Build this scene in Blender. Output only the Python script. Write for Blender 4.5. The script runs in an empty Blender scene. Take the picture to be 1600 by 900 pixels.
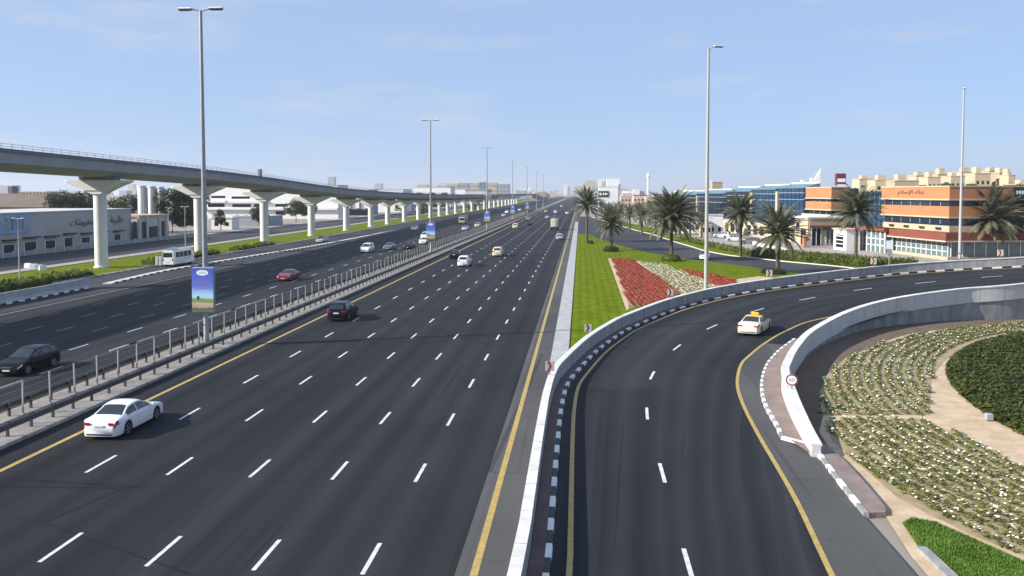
SUN_E=5.0; SKY_STR=.085; EXPO=.75; HAZE=1.35e-4
SKY_AIR=.8; SKY_DUST=.3; SKY_OZ=6; SKY_VEIL=.68; SKY_TINT=(3.4,4.5,6.6)
import bpy, bmesh, math, random
from mathutils import Vector, Matrix
random.seed(11)
S = bpy.context.scene
COL = S.collection
PI = math.pi
# ------------------------------------------------------------------ camera geometry (also used to measure ground points)
FPX, PCX, PCY, CH = 1300.0, 800.0, 364.0, 12.0
TH = math.atan(107/1300); PH = math.atan(63/1300)
FW = Vector((-math.sin(TH)*math.cos(PH), math.cos(TH)*math.cos(PH), -math.sin(PH)))
RT = Vector((math.cos(TH), math.sin(TH), 0)); UP = RT.cross(FW)
def G(px, py, z=0.0):
    d = FW + RT*((px-PCX)/FPX) - UP*((py-PCY)/FPX)
    t = (z-CH)/d.z
    return (d.x*t, d.y*t)
def at_depth(px, py, Y):
    d = FW + RT*((px-PCX)/FPX) - UP*((py-PCY)/FPX)
    t = Y/d.y
    return Vector((d.x*t, Y, CH+d.z*t))
# ------------------------------------------------------------------ object helpers
def tag(o, label=None, cat=None, group=None, kind=None):
    if label: o['label'] = label
    if cat: o['category'] = cat
    if group: o['group'] = group
    if kind: o['kind'] = kind
    return o
def empty(name, loc=(0,0,0), rz=0.0, label=None, cat=None, group=None):
    o = bpy.data.objects.new(name, None); COL.objects.link(o)
    o.location = loc; o.rotation_euler = (0,0,rz); o.empty_display_size = .3
    return tag(o, label, cat, group)
class MB:
    def __init__(s): s.v=[]; s.f=[]; s.m=[]; s.uv=None
    def add(s, vs, fs, m=0):
        b=len(s.v); s.v += [tuple(v) for v in vs]
        for f in fs: s.f.append(tuple(i+b for i in f)); s.m.append(m)
    def quad(s,a,b,c,d,m=0): s.add([a,b,c,d],[(0,1,2,3)],m)
    def box(s,x0,x1,y0,y1,z0,z1,m=0):
        vs=[(x0,y0,z0),(x1,y0,z0),(x1,y1,z0),(x0,y1,z0),(x0,y0,z1),(x1,y0,z1),(x1,y1,z1),(x0,y1,z1)]
        s.add(vs,[(0,3,2,1),(4,5,6,7),(0,1,5,4),(1,2,6,5),(2,3,7,6),(3,0,4,7)],m)
    def bbox(s,cx,cy,cz,sx,sy,sz,b=.02,m=0):
        # box with chamfered edges
        hx,hy,hz=sx/2,sy/2,sz/2; b=min(b,hx*.9,hy*.9,hz*.9)
        pts=[]
        for zz,k in ((-hz,b),(-hz+b,0),(hz-b,0),(hz,b)):
            x,y=hx-k,hy-k
            c=b*.7
            for (sx_,sy_,o) in ((-1,-1,0),(1,-1,1),(1,1,0),(-1,1,1)):
                p=(sx_*x,sy_*(y-c)),(sx_*(x-c),sy_*y)
                if o: p=(p[1],p[0])
                for q in p: pts.append((cx+q[0],cy+q[1],cz+zz))
        fs=[tuple(range(7,-1,-1)),tuple(range(24,32))]
        for r in range(3):
            for i in range(8):
                j=(i+1)%8; fs.append((r*8+i,r*8+j,r*8+8+j,r*8+8+i))
        s.add(pts,fs,m)
    def obox(s,o,a,b,la,lb,z0,z1,m=0):
        # box from corner o along unit dirs a (la) and b (lb)
        o=Vector((o[0],o[1])); a=Vector(a); b=Vector(b)
        p=[o,o+a*la,o+a*la+b*lb,o+b*lb]
        if (a.x*b.y-a.y*b.x)*la*lb<0: p=[p[0],p[3],p[2],p[1]]
        vs=[(q.x,q.y,z0) for q in p]+[(q.x,q.y,z1) for q in p]
        s.add(vs,[(0,3,2,1),(4,5,6,7),(0,1,5,4),(1,2,6,5),(2,3,7,6),(3,0,4,7)],m)
    def lathe(s,prof,cx=0,cy=0,seg=12,m=0,cap=True):
        b=[];n=len(prof)
        for r,z in prof:
            for i in range(seg):
                a=2*PI*i/seg; b.append((cx+r*math.cos(a),cy+r*math.sin(a),z))
        fs=[]
        for k in range(n-1):
            for i in range(seg):
                j=(i+1)%seg; fs.append((k*seg+i,k*seg+j,(k+1)*seg+j,(k+1)*seg+i))
        if cap:
            fs.append(tuple(range(seg-1,-1,-1))); fs.append(tuple((n-1)*seg+i for i in range(seg)))
        s.add(b,fs,m)
    def tube(s,pts,r,seg=8,m=0,r1=None):
        pts=[Vector(p) for p in pts]; n=len(pts); vs=[];fs=[]
        for k,p in enumerate(pts):
            d=(pts[min(k+1,n-1)]-pts[max(k-1,0)]).normalized()
            u=d.cross(Vector((0,0,1)))
            if u.length<.01: u=d.cross(Vector((0,1,0)))
            u.normalize(); w=u.cross(d)
            rr=r if r1 is None else r+(r1-r)*k/max(1,n-1)
            for i in range(seg):
                a=2*PI*i/seg; vs.append(p+u*(rr*math.cos(a))+w*(rr*math.sin(a)))
        for k in range(n-1):
            for i in range(seg):
                j=(i+1)%seg; fs.append((k*seg+i,k*seg+j,(k+1)*seg+j,(k+1)*seg+i))
        fs.append(tuple(range(seg))); fs.append(tuple((n-1)*seg+i for i in range(seg-1,-1,-1)))
        s.add(vs,fs,m)
    def sweep(s,path,prof,m=0,closed=True,mats=None,caps=True):
        """profile points (offset to the right of travel, height) swept along a path of (x,y,z)"""
        n=len(path);k=0;vs=[];fs=[];ms=[]
        P=[Vector(p) for p in path]
        for i,p in enumerate(P):
            d=P[min(i+1,n-1)]-P[max(i-1,0)]; d.z=0; d.normalize(); r=Vector((d.y,-d.x,0))
            pr=prof(i) if callable(prof) else prof
            k=len(pr)
            for o,h in pr: vs.append((p.x+r.x*o,p.y+r.y*o,p.z+h))
        b=len(s.v); s.v+=vs
        for i in range(n-1):
            for j in range(k if closed else k-1):
                jj=(j+1)%k
                s.f.append((b+i*k+j,b+i*k+jj,b+(i+1)*k+jj,b+(i+1)*k+j)); s.m.append(mats[j] if mats else m)
        if caps and closed:
            s.f.append(tuple(b+j for j in range(k-1,-1,-1))); s.m.append(m)
            s.f.append(tuple(b+(n-1)*k+j for j in range(k))); s.m.append(m)
    def poly(s,pts,z,m=0):
        if sum(a[0]*b[1]-b[0]*a[1] for a,b in zip(pts,list(pts[1:])+[pts[0]]))<0: pts=list(pts)[::-1]
        s.add([(p[0],p[1],(z(p[0],p[1]) if callable(z) else z)) for p in pts],[tuple(range(len(pts)))],m)
    def prism(s,pts,z0,z1,m=0):
        n=len(pts); b=len(s.v)
        if sum(a[0]*c[1]-c[0]*a[1] for a,c in zip(pts,list(pts[1:])+[pts[0]]))<0: pts=list(pts)[::-1]
        s.v+=[(p[0],p[1],z0) for p in pts]+[(p[0],p[1],z1) for p in pts]
        s.f.append(tuple(b+n+i for i in range(n))); s.m.append(m)
        for i in range(n): j=(i+1)%n; s.f.append((b+i,b+j,b+n+j,b+n+i)); s.m.append(m)
    def build(s,name,mats,parent=None,smooth=False,angle=None,tri=False,recalc=False):
        me=bpy.data.meshes.new(name)
        me.from_pydata(s.v,[],s.f)
        if not isinstance(mats,(list,tuple)): mats=[mats]
        for m in mats: me.materials.append(m)
        me.polygons.foreach_set('material_index',s.m)
        if tri or recalc:
            bm=bmesh.new(); bm.from_mesh(me)
            if recalc: bmesh.ops.recalc_face_normals(bm,faces=bm.faces[:])
            if tri: bmesh.ops.triangulate(bm,faces=[f for f in bm.faces if len(f.verts)>4])
            bm.to_mesh(me); bm.free()
        if s.uv:
            l=me.uv_layers.new(name='UVMap')
            for lp in me.loops: l.data[lp.index].uv=s.uv[lp.vertex_index]
        if smooth:
            me.polygons.foreach_set('use_smooth',[True]*len(me.polygons))
            if angle: 
                try: me.set_sharp_from_angle(angle=math.radians(angle))
                except Exception: pass
        me.update()
        o=bpy.data.objects.new(name,me); COL.objects.link(o)
        if parent: o.parent=parent
        return o
def kids(o): return list(o.children)
def copy_tree(o,parent=None):
    c=o.copy(); COL.objects.link(c)
    if parent: c.parent=parent
    for ch in kids(o): copy_tree(ch,c)
    return c
def crom(pts,n):
    """Catmull-Rom through 2D/3D points, resampled to n points of equal arc length"""
    P=[Vector(p) for p in pts]
    P=[P[0]*2-P[1]]+P+[P[-1]*2-P[-2]]
    out=[]
    for i in range(1,len(P)-2):
        p0,p1,p2,p3=P[i-1:i+3]
        for k in range(24):
            t=k/24
            out.append(.5*((2*p1)+(p2-p0)*t+(2*p0-5*p1+4*p2-p3)*t*t+(3*p1-p0-3*p2+p3)*t**3))
    out.append(P[-2])
    return resample(out,n)
def resample(out,n):
    out=[Vector(p) for p in out]
    d=[0]
    for a,b in zip(out,out[1:]): d.append(d[-1]+(b-a).length)
    T=d[-1]; res=[];j=0
    for k in range(n):
        q=T*k/(n-1)
        while j<len(d)-2 and d[j+1]<q: j+=1
        w=(q-d[j])/max(1e-9,d[j+1]-d[j])
        res.append(out[j].lerp(out[j+1],w))
    return res
def length(c): return sum((b-a).length for a,b in zip(c,c[1:]))
def offset(c,o):
    n=len(c);r=[]
    for i,p in enumerate(c):
        d=c[min(i+1,n-1)]-c[max(i-1,0)]; d=Vector((d.x,d.y)).normalized()
        r.append(Vector((p.x+d.y*o,p.y-d.x*o)))
    return r
def interp(tab,x):
    if x<=tab[0][0]: return tab[0][1]
    for (a,b),(c,d) in zip(tab,tab[1:]):
        if x<=c: return b+(d-b)*(x-a)/(c-a)
    return tab[-1][1]
# ------------------------------------------------------------------ materials
def new_mat(name):
    m=bpy.data.materials.new(name); m.use_nodes=True
    nt=m.node_tree; b=nt.nodes['Principled BSDF']
    return m,nt,b
def N(nt,t,**k):
    n=nt.nodes.new(t)
    for a,v in k.items(): setattr(n,a,v)
    return n
def L(nt,a,b): nt.links.new(a,b)
def mat(name,col,rough=.6,var=.12,scale=6.0,metal=0.0,bump=0.0,spec=.5,detail=5,col2=None,stretch=None,coat=0.0,bscale=None):
    """base colour with an irregular procedural variation between two tones"""
    m,nt,b=new_mat(name)
    b.inputs['Roughness'].default_value=rough; b.inputs['Metallic'].default_value=metal
    b.inputs['Specular IOR Level'].default_value=spec; b.inputs['Coat Weight'].default_value=coat
    if coat: b.inputs['Coat Roughness'].default_value=.05
    tc=N(nt,'ShaderNodeTexCoord'); src=tc.outputs['Object']
    if stretch:
        mp=N(nt,'ShaderNodeMapping'); mp.inputs['Scale'].default_value=stretch; L(nt,src,mp.inputs['Vector']); src=mp.outputs['Vector']
    nz=N(nt,'ShaderNodeTexNoise'); nz.inputs['Scale'].default_value=scale; nz.inputs['Detail'].default_value=detail; nz.inputs['Roughness'].default_value=.65
    L(nt,src,nz.inputs['Vector'])
    r=N(nt,'ShaderNodeValToRGB')
    c1=[max(0,c*(1-var)) for c in col]; c2=[min(1,c*(1+var)) for c in (col2 or col)]
    if col2: c1=list(col); c2=list(col2)
    r.color_ramp.elements[0].position=.32; r.color_ramp.elements[1].position=.68
    r.color_ramp.elements[0].color=(*c1,1); r.color_ramp.elements[1].color=(*c2,1)
    L(nt,nz.outputs['Fac'],r.inputs['Fac']); L(nt,r.outputs['Color'],b.inputs['Base Color'])
    if bump:
        n2=N(nt,'ShaderNodeTexNoise'); n2.inputs['Scale'].default_value=bscale or scale*6; n2.inputs['Detail'].default_value=4
        L(nt,src,n2.inputs['Vector'])
        bp=N(nt,'ShaderNodeBump'); bp.inputs['Strength'].default_value=bump; bp.inputs['Distance'].default_value=.03
        L(nt,n2.outputs['Fac'],bp.inputs['Height']); L(nt,bp.outputs['Normal'],b.inputs['Normal'])
    return m
def asphalt(name,base,lane=None,lane0=0.0,uv=False,warm=(.96,1.0,1.12),streak=.3,rough=.72):
    """worn asphalt: fine aggregate, long tyre streaks along the lane, patches, dark oil line in mid lane"""
    m,nt,b=new_mat(name)
    b.inputs['Roughness'].default_value=rough; b.inputs['Specular IOR Level'].default_value=.10
    tc=N(nt,'ShaderNodeTexCoord'); src=tc.outputs['UV' if uv else 'Object']
    mp=N(nt,'ShaderNodeMapping'); mp.inputs['Scale'].default_value=(1.1,.012,1); L(nt,src,mp.inputs['Vector'])
    n1=N(nt,'ShaderNodeTexNoise'); n1.inputs['Scale'].default_value=1.0; n1.inputs['Detail'].default_value=4; L(nt,mp.outputs['Vector'],n1.inputs['Vector'])
    n2=N(nt,'ShaderNodeTexNoise'); n2.inputs['Scale'].default_value=.11; n2.inputs['Detail'].default_value=5; L(nt,src,n2.inputs['Vector'])
    n3=N(nt,'ShaderNodeTexNoise'); n3.inputs['Scale'].default_value=9; n3.inputs['Detail'].default_value=6; n3.inputs['Roughness'].default_value=.8; L(nt,src,n3.inputs['Vector'])
    def mm(op,a,bv,c=None):
        n=N(nt,'ShaderNodeMath',operation=op)
        for i,x in enumerate((a,bv,c)):
            if x is None: continue
            if isinstance(x,(int,float)): n.inputs[i].default_value=x
            else: L(nt,x,n.inputs[i])
        return n.outputs[0]
    t=mm('MULTIPLY_ADD',n1.outputs['Fac'],streak*2,1-streak)
    t2=mm('MULTIPLY_ADD',n2.outputs['Fac'],.7,.65); t=mm('MULTIPLY',t,t2)
    t3=mm('MULTIPLY_ADD',n3.outputs['Fac'],.3,.85); t=mm('MULTIPLY',t,t3)
    if lane:
        sx=N(nt,'ShaderNodeSeparateXYZ'); L(nt,src,sx.inputs[0])
        w=mm('SUBTRACT',sx.outputs['X'],lane0); w=mm('MULTIPLY',w,4*PI/lane); w=mm('SINE',w,0.0)
        w=mm('MULTIPLY_ADD',w,.13,1.0); t=mm('MULTIPLY',t,w)
        w2=mm('SUBTRACT',sx.outputs['X'],lane0); w2=mm('MULTIPLY',w2,2*PI/lane); w2=mm('COSINE',w2,0.0)
        w2=mm('MULTIPLY_ADD',w2,.10,1.0); t=mm('MULTIPLY',t,w2)
    # resurfaced lane-wide patches and a few tyre marks
    br=N(nt,'ShaderNodeTexBrick'); br.offset=.37; br.inputs['Scale'].default_value=1.0; br.inputs['Mortar Size'].default_value=0.012; br.inputs['Brick Width'].default_value=47.0; br.inputs['Row Height'].default_value=lane or 3.6
    br.inputs['Color1'].default_value=(.84,.84,.84,1); br.inputs['Color2'].default_value=(1.14,1.14,1.14,1); br.inputs['Mortar'].default_value=(.72,.72,.72,1)
    rot=N(nt,'ShaderNodeMapping'); rot.inputs['Rotation'].default_value=(0,0,PI/2); rot.inputs['Location'].default_value=(3.1,lane0,0); L(nt,src,rot.inputs['Vector']); L(nt,rot.outputs['Vector'],br.inputs['Vector'])
    sb=N(nt,'ShaderNodeSeparateColor'); L(nt,br.outputs['Color'],sb.inputs[0]); t=mm('MULTIPLY',t,sb.outputs[0])
    mp5=N(nt,'ShaderNodeMapping'); mp5.inputs['Scale'].default_value=(2.6,.035,1); mp5.inputs['Rotation'].default_value=(0,0,.012); L(nt,src,mp5.inputs['Vector'])
    n5=N(nt,'ShaderNodeTexNoise'); n5.inputs['Scale'].default_value=1.0; n5.inputs['Detail'].default_value=3; L(nt,mp5.outputs['Vector'],n5.inputs['Vector'])
    sk=N(nt,'ShaderNodeMapRange'); sk.inputs['From Min'].default_value=.62; sk.inputs['From Max'].default_value=.70; sk.inputs['To Min'].default_value=1.0; sk.inputs['To Max'].default_value=.74; L(nt,n5.outputs['Fac'],sk.inputs['Value']); t=mm('MULTIPLY',t,sk.outputs[0])
    n6=N(nt,'ShaderNodeTexNoise'); n6.inputs['Scale'].default_value=1.3; n6.inputs['Detail'].default_value=5; L(nt,src,n6.inputs['Vector'])
    ol=N(nt,'ShaderNodeMapRange'); ol.inputs['From Min'].default_value=.66; ol.inputs['From Max'].default_value=.76; ol.inputs['To Min'].default_value=1.0; ol.inputs['To Max'].default_value=.72; L(nt,n6.outputs['Fac'],ol.inputs['Value']); t=mm('MULTIPLY',t,ol.outputs[0])
    # sparse transverse cracks and repair seams
    vo=N(nt,'ShaderNodeTexVoronoi',feature='DISTANCE_TO_EDGE'); vo.inputs['Scale'].default_value=.05
    mp2=N(nt,'ShaderNodeMapping'); mp2.inputs['Scale'].default_value=(.35,1.0,1); L(nt,src,mp2.inputs['Vector']); 
    ad=N(nt,'ShaderNodeMixRGB'); ad.inputs['Fac'].default_value=.02; L(nt,mp2.outputs['Vector'],ad.inputs[1]); L(nt,n3.outputs['Color'],ad.inputs[2])
    L(nt,ad.outputs[0],vo.inputs['Vector'])
    cr=mm('LESS_THAN',vo.outputs['Distance'],.0016); cr=mm('MULTIPLY_ADD',cr,-.35,1.0); t=mm('MULTIPLY',t,cr)
    rgb=N(nt,'ShaderNodeCombineColor')
    for i in range(3): L(nt,mm('MULTIPLY',t,base*warm[i]),rgb.inputs[i])
    L(nt,rgb.outputs[0],b.inputs['Base Color'])
    bp=N(nt,'ShaderNodeBump'); bp.inputs['Strength'].default_value=.25; bp.inputs['Distance'].default_value=.01
    n4=N(nt,'ShaderNodeTexNoise'); n4.inputs['Scale'].default_value=40; L(nt,src,n4.inputs['Vector']); L(nt,n4.outputs['Fac'],bp.inputs['Height']); L(nt,bp.outputs['Normal'],b.inputs['Normal'])
    return m
def paint_mark(name,col,wear=.45,base=.05):
    """road paint worn through to the asphalt in specks"""
    m,nt,b=new_mat(name); b.inputs['Roughness'].default_value=.6
    tc=N(nt,'ShaderNodeTexCoord')
    n=N(nt,'ShaderNodeTexNoise'); n.inputs['Scale'].default_value=3.5; n.inputs['Detail'].default_value=8; n.inputs['Roughness'].default_value=.75; L(nt,tc.outputs['Object'],n.inputs['Vector'])
    r=N(nt,'ShaderNodeValToRGB'); r.color_ramp.elements[0].position=.3; r.color_ramp.elements[1].position=wear
    r.color_ramp.elements[0].color=tuple(c*.45+base*.5 for c in col)+(1,); r.color_ramp.elements[1].color=(*col,1)
    L(nt,n.outputs['Fac'],r.inputs['Fac']); L(nt,r.outputs['Color'],b.inputs['Base Color'])
    return m
def leafmat(name,c1,c2,scale=1.2,trans=.25,rough=.55):
    m,nt,b=new_mat(name); b.inputs['Roughness'].default_value=rough
    tc=N(nt,'ShaderNodeTexCoord'); n=N(nt,'ShaderNodeTexNoise'); n.inputs['Scale'].default_value=scale; n.inputs['Detail'].default_value=6; L(nt,tc.outputs['Object'],n.inputs['Vector'])
    r=N(nt,'ShaderNodeValToRGB'); r.color_ramp.elements[0].position=.34; r.color_ramp.elements[1].position=.66
    r.color_ramp.elements[0].color=(*c1,1); r.color_ramp.elements[1].color=(*c2,1)
    L(nt,n.outputs['Fac'],r.inputs['Fac']); L(nt,r.outputs['Color'],b.inputs['Base Color'])
    tr=N(nt,'ShaderNodeBsdfTranslucent'); L(nt,r.outputs['Color'],tr.inputs['Color'])
    mx=N(nt,'ShaderNodeMixShader'); mx.inputs[0].default_value=trans
    out=nt.nodes['Material Output']; L(nt,b.outputs[0],mx.inputs[1]); L(nt,tr.outputs[0],mx.inputs[2]); L(nt,mx.outputs[0],out.inputs['Surface'])
    return m
M={}
M['asph_r']=asphalt('asphalt main',.0235,lane=3.6,lane0=-3.3)
M['asph_l']=asphalt('asphalt opposite',.029,lane=3.2,lane0=-35.65)
M['asph_ramp']=asphalt('asphalt ramp',.026,lane=4.0,lane0=.7,uv=True)
M['asph_sh']=asphalt('asphalt shoulder',.085,streak=.1,warm=(1.0,1.0,1.0))
M['asph_sv']=asphalt('asphalt service',.055,streak=.15)
M['white_mark']=paint_mark('white road paint',(.66,.66,.64),wear=.56)
M['grey_mark']=paint_mark('faded road paint',(.27,.27,.27),wear=.62)
M['yellow_mark']=paint_mark('yellow road paint',(.46,.33,.09),wear=.58)
M['conc']=mat('grey concrete',(.36,.36,.36),.8,.16,.8,bump=.15)
M['conc_lt']=mat('light concrete',(.52,.51,.49),.75,.10,.5,bump=.1)
M['conc_dk']=mat('stained concrete',(.26,.26,.25),.85,.35,1.2,bump=.2,stretch=(1,1,.25))
M['white_wall']=mat('white render',(.80,.79,.76),.7,.05,.4)
M['kerb_w']=mat('kerb white paint',(.78,.77,.73),.6,.08,3)
M['kerb_b']=mat('kerb black paint',(.025,.025,.03),.6,.2,3)
M['kerb_cream']=mat('kerb cream stone',(.60,.56,.42),.7,.1,1)
def bricks(name,c1,c2,mortar,scale=2.2):
    m,nt,b=new_mat(name); b.inputs['Roughness'].default_value=.85
    tc=N(nt,'ShaderNodeTexCoord'); br=N(nt,'ShaderNodeTexBrick'); br.inputs['Scale'].default_value=scale
    br.inputs['Color1'].default_value=(*c1,1); br.inputs['Color2'].default_value=(*c2,1); br.inputs['Mortar'].default_value=(*mortar,1); br.inputs['Mortar Size'].default_value=.012
    L(nt,tc.outputs['Object'],br.inputs['Vector'])
    n=N(nt,'ShaderNodeTexNoise'); n.inputs['Scale'].default_value=.7; n.inputs['Detail'].default_value=6; L(nt,tc.outputs['Object'],n.inputs['Vector'])
    mx=N(nt,'ShaderNodeMixRGB',blend_type='MULTIPLY'); mx.inputs[0].default_value=.6; L(nt,br.outputs['Color'],mx.inputs[1])
    r=N(nt,'ShaderNodeValToRGB'); r.color_ramp.elements[0].color=(.55,.55,.55,1); r.color_ramp.elements[1].color=(1,1,1,1); r.color_ramp.elements[0].position=.35; r.color_ramp.elements[1].position=.65
    L(nt,n.outputs['Fac'],r.inputs['Fac']); L(nt,r.outputs['Color'],mx.inputs[2]); L(nt,mx.outputs[0],b.inputs['Base Color'])
    return m
M['pave_med']=bricks('median pavers',(.27,.25,.23),(.33,.30,.27),(.12,.11,.1),1.6)
M['pave_pink']=bricks('pinkish pavers',(.25,.185,.165),(.30,.225,.20),(.15,.12,.11),2.4)
M['pave_dk']=bricks('dark red pavers',(.13,.085,.085),(.17,.11,.10),(.06,.05,.05),2.4)
M['pave_lt']=mat('light paving',(.33,.30,.27),.8,.14,.25)
M['coping']=mat('scuffed white coping',(.50,.49,.46),.75,.2,1.3,col2=(.74,.73,.70),bump=.15,detail=9)
M['conc_st']=mat('streaked concrete',(.20,.20,.205),.85,.2,1.4,col2=(.37,.37,.37),bump=.2,stretch=(1,1,.12),detail=8)
M['ground']=mat('urban ground',(.20,.175,.14),.9,.3,.02,col2=(.31,.28,.23))
M['sand']=mat('sandy soil',(.40,.29,.18),.95,.2,.9,bump=.5,col2=(.56,.44,.30))
M['soil']=mat('shade toned soil',(.085,.06,.042),.95,.3,1.5,bump=.5,col2=(.15,.105,.07))  # brown darkened to carry the loop wall's shadow
def grassmat(name,c1,c2,c3,stripe=0.0):
    m,nt,b=new_mat(name); b.inputs['Roughness'].default_value=.9; b.inputs['Specular IOR Level'].default_value=.05
    tc=N(nt,'ShaderNodeTexCoord'); src=tc.outputs['Object']
    n=N(nt,'ShaderNodeTexNoise'); n.inputs['Scale'].default_value=.5; n.inputs['Detail'].default_value=8; n.inputs['Roughness'].default_value=.7; L(nt,src,n.inputs['Vector'])
    r=N(nt,'ShaderNodeValToRGB'); r.color_ramp.elements[0].position=.3; r.color_ramp.elements[1].position=.7
    r.color_ramp.elements[0].color=(*c1,1); r.color_ramp.elements[1].color=(*c2,1); e=r.color_ramp.elements.new(.5); e.color=(*c3,1)
    L(nt,n.outputs['Fac'],r.inputs['Fac']); c=r.outputs['Color']
    if stripe:
        mp=N(nt,'ShaderNodeMapping'); mp.inputs['Scale'].default_value=(1.0,.03,1); L(nt,src,mp.inputs['Vector'])
        w=N(nt,'ShaderNodeTexWave',wave_type='BANDS',bands_direction='X'); w.inputs['Scale'].default_value=.33; w.inputs['Distortion'].default_value=1.5; w.inputs['Detail'].default_value=3; L(nt,mp.outputs['Vector'],w.inputs['Vector'])
        r2=N(nt,'ShaderNodeValToRGB'); r2.color_ramp.elements[0].color=(1-stripe,1-stripe,1-stripe,1); r2.color_ramp.elements[1].color=(1,1,1,1); L(nt,w.outputs['Fac'],r2.inputs['Fac'])
        mx=N(nt,'ShaderNodeMixRGB',blend_type='MULTIPLY'); mx.inputs[0].default_value=1; L(nt,c,mx.inputs[1]); L(nt,r2.outputs['Color'],mx.inputs[2]); c=mx.outputs[0]
    n2=N(nt,'ShaderNodeTexNoise'); n2.inputs['Scale'].default_value=14; n2.inputs['Detail'].default_value=6; L(nt,src,n2.inputs['Vector'])
    r3=N(nt,'ShaderNodeValToRGB'); r3.color_ramp.elements[0].color=(.5,.5,.5,1); r3.color_ramp.elements[1].color=(1.25,1.25,1.1,1); r3.color_ramp.elements[0].position=.3; r3.color_ramp.elements[1].position=.7; L(nt,n2.outputs['Fac'],r3.inputs['Fac'])
    mx=N(nt,'ShaderNodeMixRGB',blend_type='MULTIPLY'); mx.inputs[0].default_value=.8; L(nt,c,mx.inputs[1]); L(nt,r3.outputs['Color'],mx.inputs[2])
    L(nt,mx.outputs[0],b.inputs['Base Color'])
    bp=N(nt,'ShaderNodeBump'); bp.inputs['Strength'].default_value=.7; bp.inputs['Distance'].default_value=.06; L(nt,n2.outputs['Fac'],bp.inputs['Height']); L(nt,bp.outputs['Normal'],b.inputs['Normal'])
    return m
M['lawn']=grassmat('mown lawn',(.085,.135,.002),(.20,.26,.008),(.135,.19,.003),.2)
M['lawn2']=grassmat('verge grass',(.085,.125,.006),(.19,.23,.02),(.14,.18,.01))
M['leaf_dk']=leafmat('dark leaves',(.014,.028,.008),(.045,.065,.018))
M['leaf_md']=leafmat('mid green leaves',(.035,.06,.010),(.10,.125,.025))
M['leaf_hedge']=leafmat('hedge leaves',(.06,.09,.008),(.16,.20,.02),.6,.35)
M['leaf_cover']=leafmat('ground cover leaves',(.04,.055,.004),(.10,.115,.014),.8)
M['leaf_flower']=leafmat('petunia leaves',(.095,.115,.014),(.22,.235,.05),1.5,.35)
M['petal_w']=mat('white petals',(.72,.71,.55),.6,.08,8)
M['petal_r']=mat('red petals',(.37,.036,.016),.6,.25,2)
M['palm_leaf']=leafmat('palm leaves',(.085,.095,.055),(.24,.245,.15),.9,.38)
M['palm_dry']=leafmat('dry palm leaves',(.10,.075,.04),(.19,.145,.085),.9,.15)
M['bark']=mat('palm bark',(.10,.075,.055),.95,.4,5,bump=.6)
M['steel']=mat('galvanised steel',(.30,.31,.32),.5,.1,2,metal=.5)
M['steel_lt']=mat('pale post paint',(.37,.365,.345),.55,.06,2)
M['rail']=mat('weathered guard rail',(.075,.075,.08),.55,.25,1.5,metal=.4)
M['dark']=mat('dark plastic',(.02,.02,.022),.5,.1,6)
M['lampglass']=mat('lamp lens',(.30,.32,.33),.25,.05,6)
M['lamptop']=mat('lamp housing',(.68,.70,.68),.45,.05,6)
M['tyre']=mat('tyre rubber',(.014,.014,.015),.8,.1,10)
M['rim']=mat('alloy rim',(.42,.43,.45),.3,.06,10,metal=.8)
def glass(name,col,rough=.06,spec=.8):
    m,nt,b=new_mat(name); b.inputs['Base Color'].default_value=(*col,1); b.inputs['Roughness'].default_value=rough
    b.inputs['Specular IOR Level'].default_value=spec
    tc=N(nt,'ShaderNodeTexCoord'); n=N(nt,'ShaderNodeTexNoise'); n.inputs['Scale'].default_value=.5; n.inputs['Detail'].default_value=3; L(nt,tc.outputs['Object'],n.inputs['Vector'])
    r=N(nt,'ShaderNodeValToRGB'); r.color_ramp.elements[0].color=(*[c*.6 for c in col],1); r.color_ramp.elements[1].color=(*[c*1.5 for c in col],1); L(nt,n.outputs['Fac'],r.inputs['Fac']); L(nt,r.outputs['Color'],b.inputs['Base Color'])
    return m
M['car_glass']=glass('tinted car glass',(.020,.026,.030))
M['win_dk']=glass('dark window glass',(.010,.013,.022),.3,.25)
M['win_blue']=glass('blue curtain glass',(.010,.040,.09),.1,.4)
M['win_navy']=glass('navy curtain glass',(.008,.018,.04),.1)
M['win_teal']=glass('teal glass roof',(.10,.20,.23),.3,.4)
M['shop_glass']=glass('shop glass',(.10,.15,.16),.1)
M['red_light']=mat('tail lamp red',(.36,.012,.012),.2,.1,10)
M['head_light']=mat('headlamp glass',(.62,.64,.66),.12,.05,10)
M['plate']=mat('number plate',(.68,.68,.64),.5,.05,10)
def paint(name,c,flake=.03,rough=.28,coat=.6,spec=.5): return mat(name,c,rough,flake,3,coat=coat,spec=spec)
P={'white':paint('white car paint',(.80,.80,.79)),'cream':paint('cream car paint',(.72,.64,.44)),'black':paint('black car paint',(.005,.0055,.007),rough=.22,coat=.0,spec=.2),
   'navy':paint('blue black car paint',(.005,.010,.019),rough=.22,coat=.0,spec=.2),'red':paint('dark red car paint',(.16,.008,.014)),'silver':paint('silver car paint',(.42,.43,.45)),
   'grey':paint('grey car paint',(.10,.105,.115)),'beige':paint('beige car paint',(.50,.44,.33)),'yellow':paint('yellow roof paint',(.72,.47,.015)),'olive':paint('olive truck paint',(.13,.12,.07)),
   'cream2':paint('pale taxi paint',(.74,.68,.50))}
M['orange']=mat('orange render',(.42,.18,.078),.8,.06,.3)
M['brownred']=mat('red brown render',(.19,.055,.03),.8,.1,.3)
M['cream']=mat('cream render',(.47,.385,.26),.8,.08,.2)
M['beige']=mat('beige render',(.52,.42,.28),.8,.12,.15)
M['tan']=mat('tan render',(.40,.31,.21),.85,.12,.15)
M['greyw']=mat('grey cladding',(.30,.32,.35),.7,.08,.3)
M['pinkw']=mat('pink render',(.55,.40,.33),.8,.08,.2)
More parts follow.
